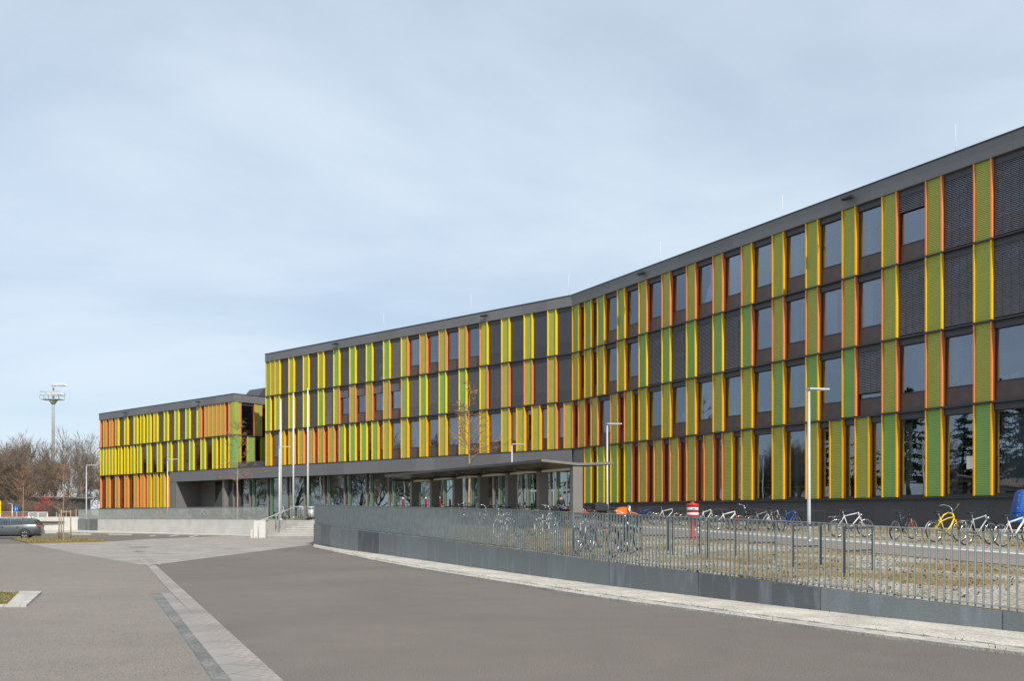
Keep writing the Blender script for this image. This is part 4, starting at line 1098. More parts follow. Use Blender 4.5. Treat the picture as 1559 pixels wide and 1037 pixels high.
# ------------------------------------------------------------------ canopy of the bicycle parking
FCp = Frame((3.13, 43.0), (807.5, -1380.0))
def cz(s): return 0
cp = tag(empty('canopy', (3.13,43.0,.95)), 'long flat grey canopy on seven broad pillars over the bicycle parking', 'canopy')
cb = Vector((3.13,43.0,.95)); LC = 18.9; nb = 6; bay = LC/nb
def cpart(name, mb, mat): return obj(name, mb, mat, cp, FCp.o - cb, FCp.rz)
zc = 4.13
for i in range(nb):
    a0 = -(i+1)*bay; a1 = -i*bay - .03
    mb = MB()                                      # each bay: two plates folded towards the middle line
    for s_, b0, b1 in ((0,-2.05,0.0),(1,0.0,2.05)):
        zo = .08 if s_ == 0 else .07
        if s_ == 0: q = [(a0,b0,zc-.07+zo),(a1,b0,zc-.07+zo),(a1,b1,zc-.14),(a0,b1,zc-.14),(a0,b0,zc+.06+zo),(a1,b0,zc+.06+zo),(a1,b1,zc+.02),(a0,b1,zc+.02)]
        else: q = [(a0,b0,zc-.14),(a1,b0,zc-.14),(a1,b1,zc-.07+zo),(a0,b1,zc-.07+zo),(a0,b0,zc+.02),(a1,b0,zc+.02),(a1,b1,zc+.06+zo),(a0,b1,zc+.06+zo)]
        mb.hexa(q)
    cpart('roof_plate', mb, M['canopyshaded'])
    mb = MB(); mb.box(a0+.16,a1-.16,-.16,-.06,zc-.30,zc-.20); cpart('painted_sun_strip', mb, M['canopysunlit'])  # added pale bar, painted like a sunlit roof edge; not a lamp
    mb = MB(); mb.box(a0+.05,a0+.17,-1.7,1.7,zc-.26,zc-.142); cpart('cross_beam', mb, M['canopyshaded'])
mb = MB(); q0 = [(.0,-2.05,zc+.14),(.0,0,zc+.02),(.0,2.05,zc+.13)]
for (a_, b_, z_), (c_, d_2, e_) in zip(q0, q0[1:]):
    mb.hexa([(-.028,b_,z_-.11),(.035,b_,z_-.11),(.035,d_2,e_-.11),(-.028,d_2,e_-.11),(-.028,b_,z_+.008),(.035,b_,z_+.008),(.035,d_2,e_+.008),(-.028,d_2,e_+.008)])
cpart('sunlit_edge_bar', mb, M['canopy'])  # added bars, paler than the roof to paint sunlight on its near edge
for i in range(nb+1):
    a = -i*bay - (.14 if i == 0 else (-.14 if i == nb else 0)); p = FCp.p(a,0,0); z = zt(p.x,p.y)
    mb = MB(); mb.box(a-.13,a+.13,-.28,.28,z-.1-.0,zc-.142); cpart('pillar', mb, M['canopy'])

# ------------------------------------------------------------------ lamps, flagpoles, mast
def lamp(name, p, h, arm, label, cat='street lamp', group='lamps along the terrace'):
    t = empty(name, tuple(p)); m1 = MB(); m1.tube([(0,0,-.05),(0,0,.9),(0,0,h)], [.066,.060,.042], 10); obj('pole', m1, M['lamp'], t)
    m1 = MB(); m1.lathe([(.085,-.02),(.085,.03),(.07,.05)], (0,0,0), 10); obj('base_collar', m1, M['lamp'], t)
    ax = Vector((arm[0],arm[1],0)); m1 = MB()
    m1.bar((0,0,h-.02), tuple(ax*.1+Vector((0,0,h+.0))), .06, .05)
    s0 = ax*.06*-1+Vector((0,0,h+.02)); s1 = ax*.86+Vector((0,0,h+.06))
    m1.bar(tuple(s0), tuple(s1), .20, .055); hd = obj('lamp_head', m1, M['lamp'], t)
    m1 = MB(); m1.bar(tuple(s0+ax*.35-Vector((0,0,.028))), tuple(s1-ax*.05-Vector((0,0,.032))), .15, .012); obj('diffuser', m1, M['curtain'], hd)
    tag(t, label, cat, group); return t
ra = Vector((.86,.5,0))
lp = at(1231.5,824.6); lamp('street_lamp', lp, EYE+(784-593)/F*lp.y-lp.z, ra, 'slender pale lamp post standing in the path, tallest and nearest of the lamps')
def lamp_at(px, pt, d, label, arm=ra):
    x = (px-CX)/F*d; z = zt(x,d) if d < 75 else 1.28
    return lamp('street_lamp', Vector((x,d,z)), EYE+(784-pt)/F*d-z, arm, label)
lamp_at(924.5, 646, 46, 'pale lamp post just right of the end of the grey canopy')
lamp_at(779.5, 677, 57.5, 'pale lamp post rising through the line of the grey canopy roof')
lamp_at(425.2, 681, 68, 'lamp post close beside the leftmost white flagpole')
lamp_at(255, 700, 83, 'lamp post in front of the lower block with its orange fins')
lamp_at(131.5, 709, 93, 'lamp post left of the lower block, in front of bare trees')
def flagpole(px, top, d, base, label):
    x = (px-CX)/F*d; h = EYE+(HY-top)/F*d - base
    t = empty('flagpole', (x,d,base)); m1 = MB(); m1.tube([(0,0,-.1),(0,0,h*.5),(0,0,h)], [.07,.062,.042], 10); obj('pole', m1, M['white'], t)
    m1 = MB(); m1.lathe([(.05,h),(.075,h+.03),(.06,h+.09),(.01,h+.12)], (0,0,0), 10); obj('finial', m1, M['white'], t)
    m1 = MB(); m1.lathe([(.13,-.02),(.13,.06),(.09,.1)], (0,0,0), 10); obj('base_plate', m1, M['steelpale'], t)
    m1 = MB(); m1.tube([(.09,-.02,1.1),(.062,-.02,h-.05)], .006, 4); obj('halyard', m1, M['steelpale'], t)
    tag(t, label, 'flagpole', 'white flagpoles at the stairs')
flagpole(427.6, 610, 72.0, 1.28, 'leftmost of the three white flagpoles beside the stairs')
flagpole(446.6, 601, 70.9, 1.44, 'middle one of the three white flagpoles beside the stairs')
flagpole(468.6, 593.5, 70.8, 1.44, 'rightmost of the three white flagpoles, tallest looking, behind the stairs')
# flood light mast far behind the trees
dm = 170.; xm = (81-CX)/F*dm; zz_ = lambda py: EYE+(HY-py)/F*dm
t = empty('floodlight_mast', (xm,dm,0)); m1 = MB(); m1.tube([(0,0,0),(0,0,zz_(612)),(0,0,zz_(586))], [.36,.24,.2], 10); obj('pole', m1, M['steelpale'], t)
zb_ = zz_(608); zt_2 = zz_(597); m1 = MB(); m1.box(-2.0,1.6,-1.,1.,zb_-.12,zb_); m1.tube([(0,0,zb_-1.),(0,0,zb_-.12)],[.3,.9],8); obj('platform', m1, M['steelpale'], t)
m1 = MB()
for x in (-2,-1.3,-.4,.5,1.6):
    for y in (-1,1): m1.tube([(x,y,zb_),(x,y,zt_2)], .04, 4)
for z in (zt_2,(zb_+zt_2)/2):
    m1.tube([(-2,-1,z),(1.6,-1,z),(1.6,1,z),(-2,1,z),(-2,-1,z)], .04, 4)
obj('railing', m1, M['steelpale'], t)
for zr, xs_ in ((zz_(588), (.6,1.0,1.5,1.9,2.3,2.6)), (zz_(601.5), (-.4,.5,1.0,1.5,2.0))):
    m1 = MB(); m1.tube([(-.6 if zr < zz_(590) else 0,-.6,zr),(2.8,-.6,zr)], .06, 4); obj('crossbar', m1, M['steelpale'], t)
    for x in xs_:
        m1 = MB(); m1.lathe([(.12,-.2),(.34,.16),(.36,.26)], (0,0,0), 10); o = obj('floodlight', m1, M['steelpale'], t, (x,-.75,zr+.05)); o.rotation_euler = (R(60),0,R(40))
tag(t, 'tall grey floodlight mast with a railed platform above the bare trees', 'floodlight mast')
# low shed
def shed(name, x0, x1, y0, y1, z1, roofmat, label):
    t = empty(name, ((x0+x1)/2,y0,0)); bx = Vector(((x0+x1)/2,y0,0))
    m1 = MB(); m1.box(x0-bx.x,x1-bx.x,0,y1-y0,0,z1-.25); obj('wall', m1, M['shed'], t)
    m1 = MB(); m1.box(x0-bx.x-.3,x1-bx.x+.3,-.3,y1-y0+.3,z1-.248,z1-.06); rf_ = obj('roof', m1, roofmat, t)
    m1 = MB(); m1.box(x0-bx.x-.35,x1-bx.x+.35,-.35,y1-y0+.35,z1-.058,z1+.04); obj('roof_edge', m1, M['steelpale'], rf_)
    tag(t, label, 'shed'); return t, bx
t, bx = shed('shed', -74,-60.5,122,130,4.1,M['brick'],'low dark shed with a pale flat roof edge left of the coloured block')
m1 = MB(); m1.box(2.6,3.5,-.04,-.0,2.6,2.75); m1.box(4.2,5.1,-.04,0,2.6,2.75); obj('vent', m1, M['steelpale'], t)
t = empty('panel_screen', (-56.24,112,0)); m1 = MB()
for k in range(5): m1.box(-1.5+k*.32,-1.5+k*.32+.29,0,.06,.0,3.0)
obj('panels', m1, M['shed'], t); m1 = MB()
for k in range(3): m1.box(-1.5+k*2.4,-1.4+k*2.4,.061,.16,0,3.05)
obj('posts', m1, M['darkmetal'], t) if False else None
tag(t, 'dark upright panel screen in front of the low shed', 'screen')
# signs at the far left
t = empty('round_sign', (gp(25.5,812).x*.0 + (25.5-CX)/F*88, 88, 0)); m1 = MB(); m1.tube([(0,0,0),(0,0,2.55)], .035, 6); obj('post', m1, M['steelpale'], t)
m1 = MB(); m1.lathe([(.30,-.012),(.30,.012)], (0,0,0), 24); o = obj('disc', m1, M['signblue'], t, (0,-.05,2.3)); o.rotation_euler = (R(90),0,0)
m1 = MB()
for dx, s_ in ((-.08,1.),(.08,.72)):
    m1.lathe([(.0,0),(.035*s_,.0),(.035*s_,.004),(.0,.004)], (dx,.12*s_,.014), 10)
    m1.prism([(dx-.05*s_,.08*s_),(dx+.05*s_,.08*s_),(dx+.07*s_,-.06*s_),(dx+.03*s_,-.06*s_),(dx+.04*s_,-.2*s_),(dx-.04*s_,-.2*s_),(dx-.03*s_,-.06*s_),(dx-.07*s_,-.06*s_)], .0135, .018)
obj('pictogram', m1, M['white'], o); tag(t, 'round blue sign with two white walking figures left of the young tree', 'road sign')
t = empty('path_light', ((18.5-CX)/F*90,90,0)); m1 = MB(); m1.tube([(0,0,0),(0,0,2.75)], .05, 6); obj('post', m1, M['steelpale'], t)
m1 = MB(); m1.box(-.32,.06,-.08,.08,2.75,2.82); obj('head', m1, M['steelpale'], t); tag(t, 'small pale post with a short arm left of the round blue sign', 'post light')
t = empty('yellow_sign', ((.2-CX)/F*84,84,0)); m1 = MB()
for x in (-.5,.02): m1.tube([(x,0.05,0),(x,.05,2.8)], .03, 6)
obj('post', m1, M['steelpale'], t); m1 = MB(); m1.box(-.62,.08,-.03,.01,1.78,3.0); obj('yellow_panel', m1, M['yellow'], t); m1 = MB(); m1.box(-.62,.08,-.03,.01,1.35,1.775); obj('white_panel', m1, M['white'], t)
tag(t, 'yellow panel sign over a white panel at the left edge', 'sign')
# ------------------------------------------------------------------ bicycles
def colmat(name, c, rough=.35): 
    if name not in M: M[name] = pm(name, c, .04, 5, rough)
    return M[name]
BC = {'white': (.72,.72,.70), 'silver': (.45,.46,.47), 'black': (.025,.025,.028), 'red': (.50,.02,.02), 'blue': (.02,.08,.42), 'yellow': (.80,.55,.01), 'orange': (.78,.16,.01), 'green': (.03,.16,.06), 'grey': (.20,.21,.22), 'purple': (.16,.05,.22), 'cream': (.6,.55,.42)}
for k_, v_ in BC.items(): colmat('bike_'+k_, v_)
_bm = {}
def wheel_meshes(r):
    k = ('w', r)
    if k not in _bm:
        t = MB(); t.ring((0,0,0), r-.02, .021, 'y', 24, 6)
        m = MB(); m.ring((0,0,0), r-.048, .013, 'y', 24, 4); m.tube([(0,-.05,0),(0,.05,0)], .022, 6)
        for i in range(14):
            a = i*2*math.pi/14; s = .03 if i % 2 else -.03
            m.bar((.02*math.cos(a+.7), s, .02*math.sin(a+.7)), ((r-.05)*math.cos(a), 0, (r-.05)*math.sin(a)), .004, .004)
        _bm[k] = (t.mesh('tyre', M['black']), m.mesh('wheel', M['chrome']))
    return _bm[k]
def make_bike(kind, colr, name='bicycle', second=None):
    """x forward, rear hub over the origin"""
    r = .34; t = empty(name); cm = M['bike_'+colr]; c2 = M['bike_'+(second or colr)]
    ra_, fa = Vector((0,0,r)), Vector((1.06,0,r)); bb = Vector((.43,0,.29))
    st = Vector((.26,0,.80)); ht = Vector((.80,0,.90)); hb = Vector((.845,0,.74))
    tr = .021 if kind in ('mountain','cruiser') else .016
    f = MB(); key = ('frame', kind)
    if kind == 'city':
        st = Vector((.25,0,.78)); f.tube([hb, (.62,0,.46), bb], tr*1.25, 8); f.tube([ht, (.60,0,.58), (.345,0,.50)], tr, 8)
    elif kind == 'cruiser':
        f.tube([ht, (.62,0,.93), (.42,0,.86), (.28,0,.70)], tr, 8); f.tube([hb, (.70,0,.52), bb], tr*1.15, 8); f.tube([hb+Vector((0,0,.05)), (.60,0,.76), (.30,0,.66), (.02,0,.40)], tr*.8, 8)
    elif kind == 'mountain':
        ht = Vector((.79,0,.86)); f.tube([ht+Vector((.01,0,-.03)), (.30,0,.70)], tr*1.1, 8); f.tube([hb, bb], tr*1.35, 8); st = Vector((.275,0,.74))
    else:
        f.tube([ht+Vector((.006,0,-.03)), st+Vector((.012,0,-.05))], tr, 8); f.tube([hb, bb], tr*1.15, 8)
    f.tube([bb, st], tr, 8); f.tube([hb-Vector((-.012,0,.04)), ht], tr*1.25, 8)
    for s in (-1,1):
        f.tube([bb+Vector((0,s*.03,0)), ra_+Vector((0,s*.055,0))], .010, 6); f.tube([st+Vector((.01,s*.02,-.06)), ra_+Vector((0,s*.055,0))], .009, 6)
    obj('frame', f, cm, t)
    fk = MB(); cr = hb+Vector((.012,0,-.05))
    for s in (-1,1): fk.tube([cr+Vector((0,s*.05,0)), cr+Vector((.03,s*.055,-.14)), fa+Vector((0,s*.052,0))], .012 if kind != 'mountain' else .017, 6)
    fk.bar(cr+Vector((0,-.06,0)), cr+Vector((0,.06,0)), .035, .03); obj('fork', fk, c2, t)
    ty, wh = wheel_meshes(r)
    for c in (ra_, fa):
        w = link('wheel', wh, t, c); link('tyre', ty, w)
    sd_ = MB(); sp = st+(st-bb).normalized()*.14
    obj('seat_post', (lambda m: (m.tube([st, sp], .013, 6), m)[1])(MB()), M['chrome'], t)
    b = len(sd_.v)
    for x, wd, z in ((-.15,.07,.02),(-.09,.085,.03),(.0,.05,.03),(.08,.025,.028),(.14,.018,.02)):
        sd_.v += [(sp.x+x,-wd,sp.z+z-.035),(sp.x+x,wd,sp.z+z-.035),(sp.x+x,wd*.75,sp.z+z+.015),(sp.x+x,-wd*.75,sp.z+z+.015)]
    for i in range(4):
        for j in range(4):
            sd_.f.append((b+i*4+j, b+i*4+(j+1)%4, b+i*4+4+(j+1)%4, b+i*4+4+j)); sd_.m.append(0); sd_.sm.append(True)
    sd_.f += [(b+3,b+2,b+1,b), (b+16,b+17,b+18,b+19)]; sd_.m += [0,0]; sd_.sm += [False,False]
    obj('saddle', sd_, M['black'], t)
    h = MB(); gg = {-1: MB(), 1: MB()}; stm = ht+Vector((-.015,0,.10)); 
    if kind == 'cruiser':
        for s in (-1,1):
            h.tube([stm+Vector((.06,s*.03,0)), stm+Vector((.07,s*.16,.14)), stm+Vector((-.02,s*.30,.20)), stm+Vector((-.22,s*.36,.16))], .012, 6); gg[s].tube([stm+Vector((-.13,s*.34,.178)), stm+Vector((-.24,s*.365,.155))], .017, 6)
    elif kind == 'city':
        for s in (-1,1):
            h.tube([stm+Vector((.05,s*.03,.04)), stm+Vector((.06,s*.18,.12)), stm+Vector((-.04,s*.27,.13)), stm+Vector((-.16,s*.28,.11))], .011, 6); gg[s].tube([stm+Vector((-.06,s*.275,.127)), stm+Vector((-.18,s*.283,.107))], .017, 6)
    elif kind == 'road':
        for s in (-1,1): h.tube([stm+Vector((.07,0,.0)), stm+Vector((.07,s*.19,.0)), stm+Vector((.15,s*.2,-.02)), stm+Vector((.15,s*.2,-.12)), stm+Vector((.04,s*.2,-.13))], .012, 6)
        gg[1].tube([stm+Vector((.07,-.02,0)), stm+Vector((.07,.02,0))], .016, 6)
    else:
        h.tube([stm+Vector((.05,-.30,.03)), stm+Vector((.06,0,.01)), stm+Vector((.05,.30,.03))], .012, 6)
        for s in (-1,1): gg[s].tube([stm+Vector((.05,s*.20,.03)), stm+Vector((.05,s*.31,.03))], .018, 6)
    h.tube([ht, stm, stm+Vector((.055,0,.02))], .015, 6); hb_ = obj('handlebar', h, M['chrome'] if kind in ('cruiser','city') else M['black'], t); [obj('grip', q_, M['black'], hb_) for q_ in gg.values() if q_.f]
    c = MB(); c.ring(bb+Vector((0,-.05,0)), .085, .006, 'y', 18, 4); c.tube([bb+Vector((0,-.07,0)), bb+Vector((0,.07,0))], .02, 6)
    ca = .6
    for s, yy in ((1,-.075),(-1,.075)):
        e = bb+Vector((math.cos(ca)*.17*s, yy, -math.sin(ca)*.17*s)); c.bar(bb+Vector((0,yy,0)), e, .018, .022); c.bar(e+Vector((-.05,yy*.6,0)), e+Vector((.05,yy*.6,0)), .08, .022)
    c.tube([bb+Vector((0,-.05,.085)), ra_+Vector((0,-.05,.04))], .004, 4); c.tube([bb+Vector((0,-.05,-.085)), ra_+Vector((0,-.05,-.04))], .004, 4)
    obj('crank', c, M['darkmetal'], t)
    if kind in ('city','trekking','cruiser'):
        for cc, a0, a1, nm in ((ra_, .2, 2.9, 'mudguard'), (fa, .5, 3.1, 'mudguard')):
            m1 = MB(); n0 = 12; 
            for i in range(n0):
                a = a0+(a1-a0)*i/n0; b_ = a0+(a1-a0)*(i+1)/n0; q = r+.025
                m1.face([(cc.x+q*math.cos(a),-.028,cc.z+q*math.sin(a)),(cc.x+q*math.cos(a),.028,cc.z+q*math.sin(a)),(cc.x+q*math.cos(b_),.028,cc.z+q*math.sin(b_)),(cc.x+q*math.cos(b_),-.028,cc.z+q*math.sin(b_))], 0, True)
            obj(nm, m1, M['black'] if kind != 'cruiser' else M['chrome'], t)
    if kind == 'city':
        m1 = MB()
        for z_, g_ in ((.80,.0),(.88,.015),(.96,.03),(1.0,.035)):
            m1.tube([(.90-g_,-.15-g_,z_),(1.16+g_,-.15-g_,z_),(1.16+g_,.15+g_,z_),(.90-g_,.15+g_,z_),(.90-g_,-.15-g_,z_)], .007, 4)
        for x_ in (.9,.99,1.07,1.16):
            for s in (-1,1): m1.tube([(x_,s*.15,.79),(x_,s*.185,1.0)], .005, 4)
        m1.box(.9,1.16,-.15,.15,.785,.795); obj('basket', m1, M['darkmetal'], t)
    if kind in ('city','trekking'):
        m1 = MB()
        for s in (-1,1):
            m1.tube([ra_+Vector((0,s*.07,0)), (-.12,s*.06,.73)], .006, 4); m1.tube([(-.30,s*.06,.73),(.16,s*.06,.74)], .007, 4)
        for x in (-.3,-.2,-.1,.0,.1): m1.tube([(x,-.06,.735),(x,.06,.735)], .005, 4)
        obj('luggage_rack', m1, M['chrome'] if colr in ('white','silver') else M['darkmetal'], t)
        m1 = MB(); m1.lathe([(.02,-.03),(.04,.0),(.042,.03)], (0,0,0), 10); o = obj('headlight', m1, M['chrome'], t, (.90,0,.80)); o.rotation_euler = (0,R(90),0)
        m1 = MB(); m1.box(-.325,-.30,-.03,.03,.70,.74); obj('rear_light', m1, M['tail'], t)
    return t
bike_protos = {}
def put_bike(kind, colr, p, head, label, group, second=None, tilt=3.0, wheel0=True):
    """p: ground point under the rear hub, head: direction of travel (angle)"""
    k = (kind, colr, second)
    if k not in bike_protos: bike_protos[k] = make_bike(kind, colr, second=second); o = bike_protos[k]
    else: o = copy_tree(bike_protos[k])
    q = Vector((p[0]+1.06*math.cos(head), p[1]+1.06*math.sin(head))); z1 = zt(p[0], p[1]); z2 = zt(q.x, q.y)
    pitch = -math.atan2(z2-z1, 1.06)
    o.rotation_euler = (R(tilt), pitch, head); o.location = (p[0], p[1], z1)
    tag(o, label, 'bicycle', group); return o
GB = 'bicycles parked in front of the building'
def bike_px(kind, colr, rear, front, label, second=None, tilt=3, group=GB):
    a = at(*rear); 
    # heading so that the front hub projects on the given pixel column
    best = None
    for i in range(360):
        h = R(i); q = (a.x+1.06*math.cos(h), a.y+1.06*math.sin(h)); px = CX+q[0]/q[1]*F; py = HY+(EYE-zt(*q))/q[1]*F
        e = (px-front[0])**2 + 3*(py-front[1])**2
        if best is None or e < best[0]: best = (e, h)
    return put_bike(kind, colr, a, best[1], label, group, second, tilt)
bike_px('trekking','white',(1275,818.5),(1319,816.5),'white trekking bicycle with a luggage rack, nearest the tall lamp post', tilt=-4)
bike_px('mountain','black',(1362,823),(1388,821.5),'black mountain bike with orange reflectors, left of the yellow cruiser', 'orange', 4)
bike_px('cruiser','yellow',(1423,826.5),(1462,826),'yellow cruiser bicycle with a high curved handlebar', 'yellow', -3)
bike_px('trekking','silver',(1470,831),(1508,829),'silver trekking bicycle between the yellow cruiser and the red and white bike', 'black', 3)
bike_px('mountain','white',(1526,833.5),(1570,832),'white mountain bike with red fork at the right edge beside the blue tarpaulin', 'red', -4)
bike_px('mountain','white',(1091,808),(1126,806.5),'white mountain bike, leftmost of the cluster left of the tall lamp post', 'red', 3)
bike_px('city','black',(1112,807.5),(1139,805.5),'black city bicycle in the middle of the cluster left of the lamp post')
bike_px('mountain','grey',(1146,808.5),(1176,806),'grey mountain bike leaning in the cluster left of the lamp post', 'white', -5)
bike_px('road','silver',(1171,807),(1190,811),'silver racing bicycle pointing at the street, left of the lamp post', None, 4)
bike_px('trekking','blue',(1190,810),(1213,807),'blue trekking bicycle at the right end of the cluster by the lamp post')
bike_px('mountain','blue',(967,799.5),(996,797.5),'blue and white mountain bike right of the canopy lamp post', 'white', 4)
bike_px('road','white',(1001,800.5),(1031,798.5),'plain white bicycle halfway between the canopy and the red hydrant', None, -3)
bike_px('city','grey',(1040,802),(1066,800),'grey city bicycle half hidden behind the red hydrant')
bike_px('trekking','white',(1064,804.5),(1086,802.5),'white trekking bicycle just right of the red hydrant', None, 3)
# rows under and around the canopy
rdb = random.Random(21); GC = 'bicycles parked under the grey canopy'
kinds = ['city','mountain','trekking','road','city','trekking','mountain']
cols = ['black','silver','white','red','blue','grey','green','black','cream','silver','purple','white','orange']
hc = math.atan2(FCp.ey.y, FCp.ey.x)
ordn = ['first','second','third','fourth','fifth','sixth','seventh','eighth','ninth','tenth','eleventh','twelfth','thirteenth','fourteenth','fifteenth','sixteenth']
words = {'city':'city bicycle','mountain':'mountain bike','trekking':'trekking bicycle','road':'racing bicycle','cruiser':'cruiser bicycle'}
for row, (b0, cnt, nm) in enumerate(((-2.1, 16, 'street side'), (.55, 15, 'building side'))):
    for i in range(cnt):
        s = -.7 - i*(18.0/cnt) + rdb.uniform(-.25,.25); p = FCp.p(s, b0+rdb.uniform(-.2,.2), 0)
        kd = kinds[(i*3+row*2) % 7]; cl = cols[(i*5+row*3) % 13]
        flip = rdb.random() < .45
        h = hc + rdb.uniform(-.12,.12) + (math.pi if flip else 0)
        if flip: p = p + FCp.ey*1.06
        put_bike(kd, cl, p, h, '%s %s, %s from the right under the %s of the canopy' % (cl, words[kd], ordn[i], nm), GC, None, rdb.uniform(-6,6))
# cluster at the near stands behind the fence
GF = 'bicycles at the stands just behind the street fence'
near = [('city','black',(935,849.5),(962,845),'black city bicycle nearest the street fence, right of the last pillar'),
 ('mountain','green',(950,842),(973,836),'green mountain bike behind the black one near the last pillar'),
 ('trekking','silver',(880,845),(900,838),'silver trekking bicycle just in front of the last canopy pillar'),
 ('road','purple',(894,838),(914,832),'purple racing bicycle by the fence in front of the last pillar'),
 ('city','cream',(820,815),(842,808),'cream city bicycle with pale tyres by the fence, left of the orange motorcycle'),
 ('trekking','white',(757,819),(778,811),'white trekking bicycle with pale tyres behind the fence, by the third canopy pillar'),
 ('mountain','black',(790,818),(811,811),'black mountain bike behind the fence, second pillar from the right'),
 ('city','silver',(725,808),(744,802),'silver city bicycle behind the fence, left of the white trekking one')]
pale_tyre = wheel_meshes(.34)[0].copy(); pale_tyre.materials[0] = M['curtain']
for kd, cl, a, b, lb in near:
    o = bike_px(kd, cl, a, b, lb, None, rdb.uniform(-5,5), GF)
    if cl in ('cream',) or lb.startswith('white trekking'):
        for w_ in o.children:
            for ty_ in w_.children:
                if ty_.name.startswith('tyre'): ty_.data = pale_tyre
# row on the left terrace
GL = 'bicycles behind the railing of the left terrace'
tl = (LW[0]-LW[4]); tl.z = 0; tl.normalize(); nl = Vector((-tl.y,tl.x,0)); nl = nl if nl.y > 0 else -nl
for i in range(15):
    p = LW[4].lerp(LW[0], .06+i*.058) + nl*(2.0+rdb.uniform(-.2,.3)); kd = kinds[(i*2) % 7]; cl = cols[(i*4+2) % 13]
    put_bike(kd, cl, p, math.atan2(nl.y,nl.x)+rdb.uniform(-.5,.5)+(math.pi if i % 2 else 0), '%s %s, %s from the stairs behind the left terrace railing' % (cl, words[kd], ordn[i]), GL, None, rdb.uniform(-6,6))

# ------------------------------------------------------------------ motorcycles
def motorbike(colr, p, head, label, bag=False):
    t = empty('motorcycle', (p[0],p[1],zt(p[0],p[1])), head); t.rotation_euler = (R(5),0,head); r = .33; fm_ = M['bike_'+colr]
    for x in (0,1.4):
        w = MB(); w.ring((0,0,0), r-.09, .03, 'y', 22, 5); w.tube([(0,-.09,0),(0,.09,0)], .05, 8)
        for i in range(12):
            a = i*math.pi/6; w.bar((0,.04 if i%2 else -.04,0), ((r-.1)*math.cos(a),0,(r-.1)*math.sin(a)), .008, .008)
        o = obj('wheel', w, M['chrome'], t, (x,0,r)); ty = MB(); ty.ring((0,0,0), r-.055, .055, 'y', 24, 7); obj('tyre', ty, M['black'], o)
    m1 = MB(); m1.box(.45,.90,-.14,.14,.30,.62); m1.tube([(.62,.16,.4),(.2,.2,.36),(-.25,.2,.45)], [.04,.05,.06], 8); obj('engine', m1, M['darkmetal'], t)
    m1 = MB()
    for s in (-1,1): m1.tube([(1.1,s*.09,.98),(1.4,s*.1,r)], .03, 8)
    obj('fork', m1, M['chrome'], t)
    m1 = MB(); m1.tube([(1.06,-.38,1.12),(1.10,-.2,1.08),(1.12,.2,1.08),(1.06,.38,1.12)], .014, 6); obj('handlebar', m1, M['black'], t)
    def loft(rows, mat, nm):
        m = MB(); b = 0
        for x, w, z0, z1 in rows: m.v += [(x,-w,z0),(x,w,z0),(x,w*.7,z1),(x,-w*.7,z1)]
        for i in range(len(rows)-1):
            for j in range(4): m.f.append((i*4+j,i*4+(j+1)%4,i*4+4+(j+1)%4,i*4+4+j)); m.m.append(0); m.sm.append(False)
        m.f += [(3,2,1,0), tuple(len(m.v)-4+q for q in range(4))]; m.m += [0,0]; m.sm += [False,False]
        return obj(nm, m, mat, t)
    loft([(.50,.10,.72,.86),(.70,.17,.66,.99),(.98,.15,.70,1.02),(1.10,.06,.84,.98)], fm_, 'tank')
    loft([(-.45,.10,.80,.86),(-.1,.14,.74,.86),(.3,.14,.72,.84),(.52,.1,.74,.86)], M['black'], 'seat')
    loft([(-.62,.10,.90,.92),(-.3,.11,.76,.80),(-.05,.10,.66,.74)], fm_, 'rear_fender')
    loft([(1.15,.07,.78,.82),(1.40,.09,.74,.78),(1.78,.06,.66,.68)], fm_, 'front_fender')
    loft([(1.14,.13,.84,1.06),(1.22,.11,.86,1.10)], M['bike_white'], 'number_plate_fairing')
    if bag: loft([(-.62,.24,.88,1.18),(-.3,.27,.87,1.24),(.02,.24,.87,1.16)], M['jacket'], 'luggage_roll')
    tag(t, label, 'motorcycle'); return t
p = at(848,801); motorbike('orange', p, .42, 'orange and white off-road motorcycle in front of the last canopy pillars')
p = at(921,806); motorbike('orange', p, .35, 'orange motorcycle with a black luggage roll beside the canopy lamp post', True)

# ------------------------------------------------------------------ bicycle stands
def stand_proto():
    t = empty('bicycle_stand'); m1 = MB()
    for x in (0,1.0):
        k = MB(); k.box(x-.028,x+.028,-.012,.012,-.15,.86); obj('post', k, M['anthracite'], t)
    m1.box(-.028,1.028,-.012,.012,.862,.91); obj('top_bar', m1, M['anthracite'], t)
    m1 = MB(); m1.box(.03,.97,-.008,.008,.42,.45); obj('cross_bar', m1, M['anthracite'], t)
    return t
sp0 = None; GS = 'dark steel bicycle stands'
def stand(p, head, label):
    global sp0
    if sp0 is None: sp0 = stand_proto(); o = sp0
    else: o = copy_tree(sp0)
    o.location = (p[0],p[1],zt(p[0],p[1])); o.rotation_euler = (0,0,head); tag(o, label, 'bicycle stand', GS)
nr = [((1285.5,873.5),'empty dark bicycle stand nearest the viewer, close behind the fence'), ((1207,864.5),'empty dark stand near the fence, second from the right in the front row'), ((1139,857),'empty dark stand near the fence, third from the right in the front row'), ((1078,851),'empty dark stand near the fence, in front of the red hydrant'), ((1025,846),'empty dark stand near the fence, left of the red hydrant'), ((977,841.5),'dark stand near the fence beside the bicycles at its left end')]
for (x,y), lb in nr:
    a = at(x,y); stand(a, hc + .12, lb)
for i in range(8):                                   # stands the parked bicycles lean on, two rows before the plinth
    a = FR.p(12.5+i*2.75, -10.3+i*.12, 0)
    if path_in(a): a = FR.p(12.5+i*2.75, -8.4, 0)
    stand(a, hc, 'dark stand in the row of parked bicycles behind the path, %s from the left' % ordn[i])
for i in range(8):
    a = FR.p(14.0+i*2.75, -6.0, 0); stand(a, hc, 'dark stand in the empty back row close to the plinth, %s from the left' % ordn[i])

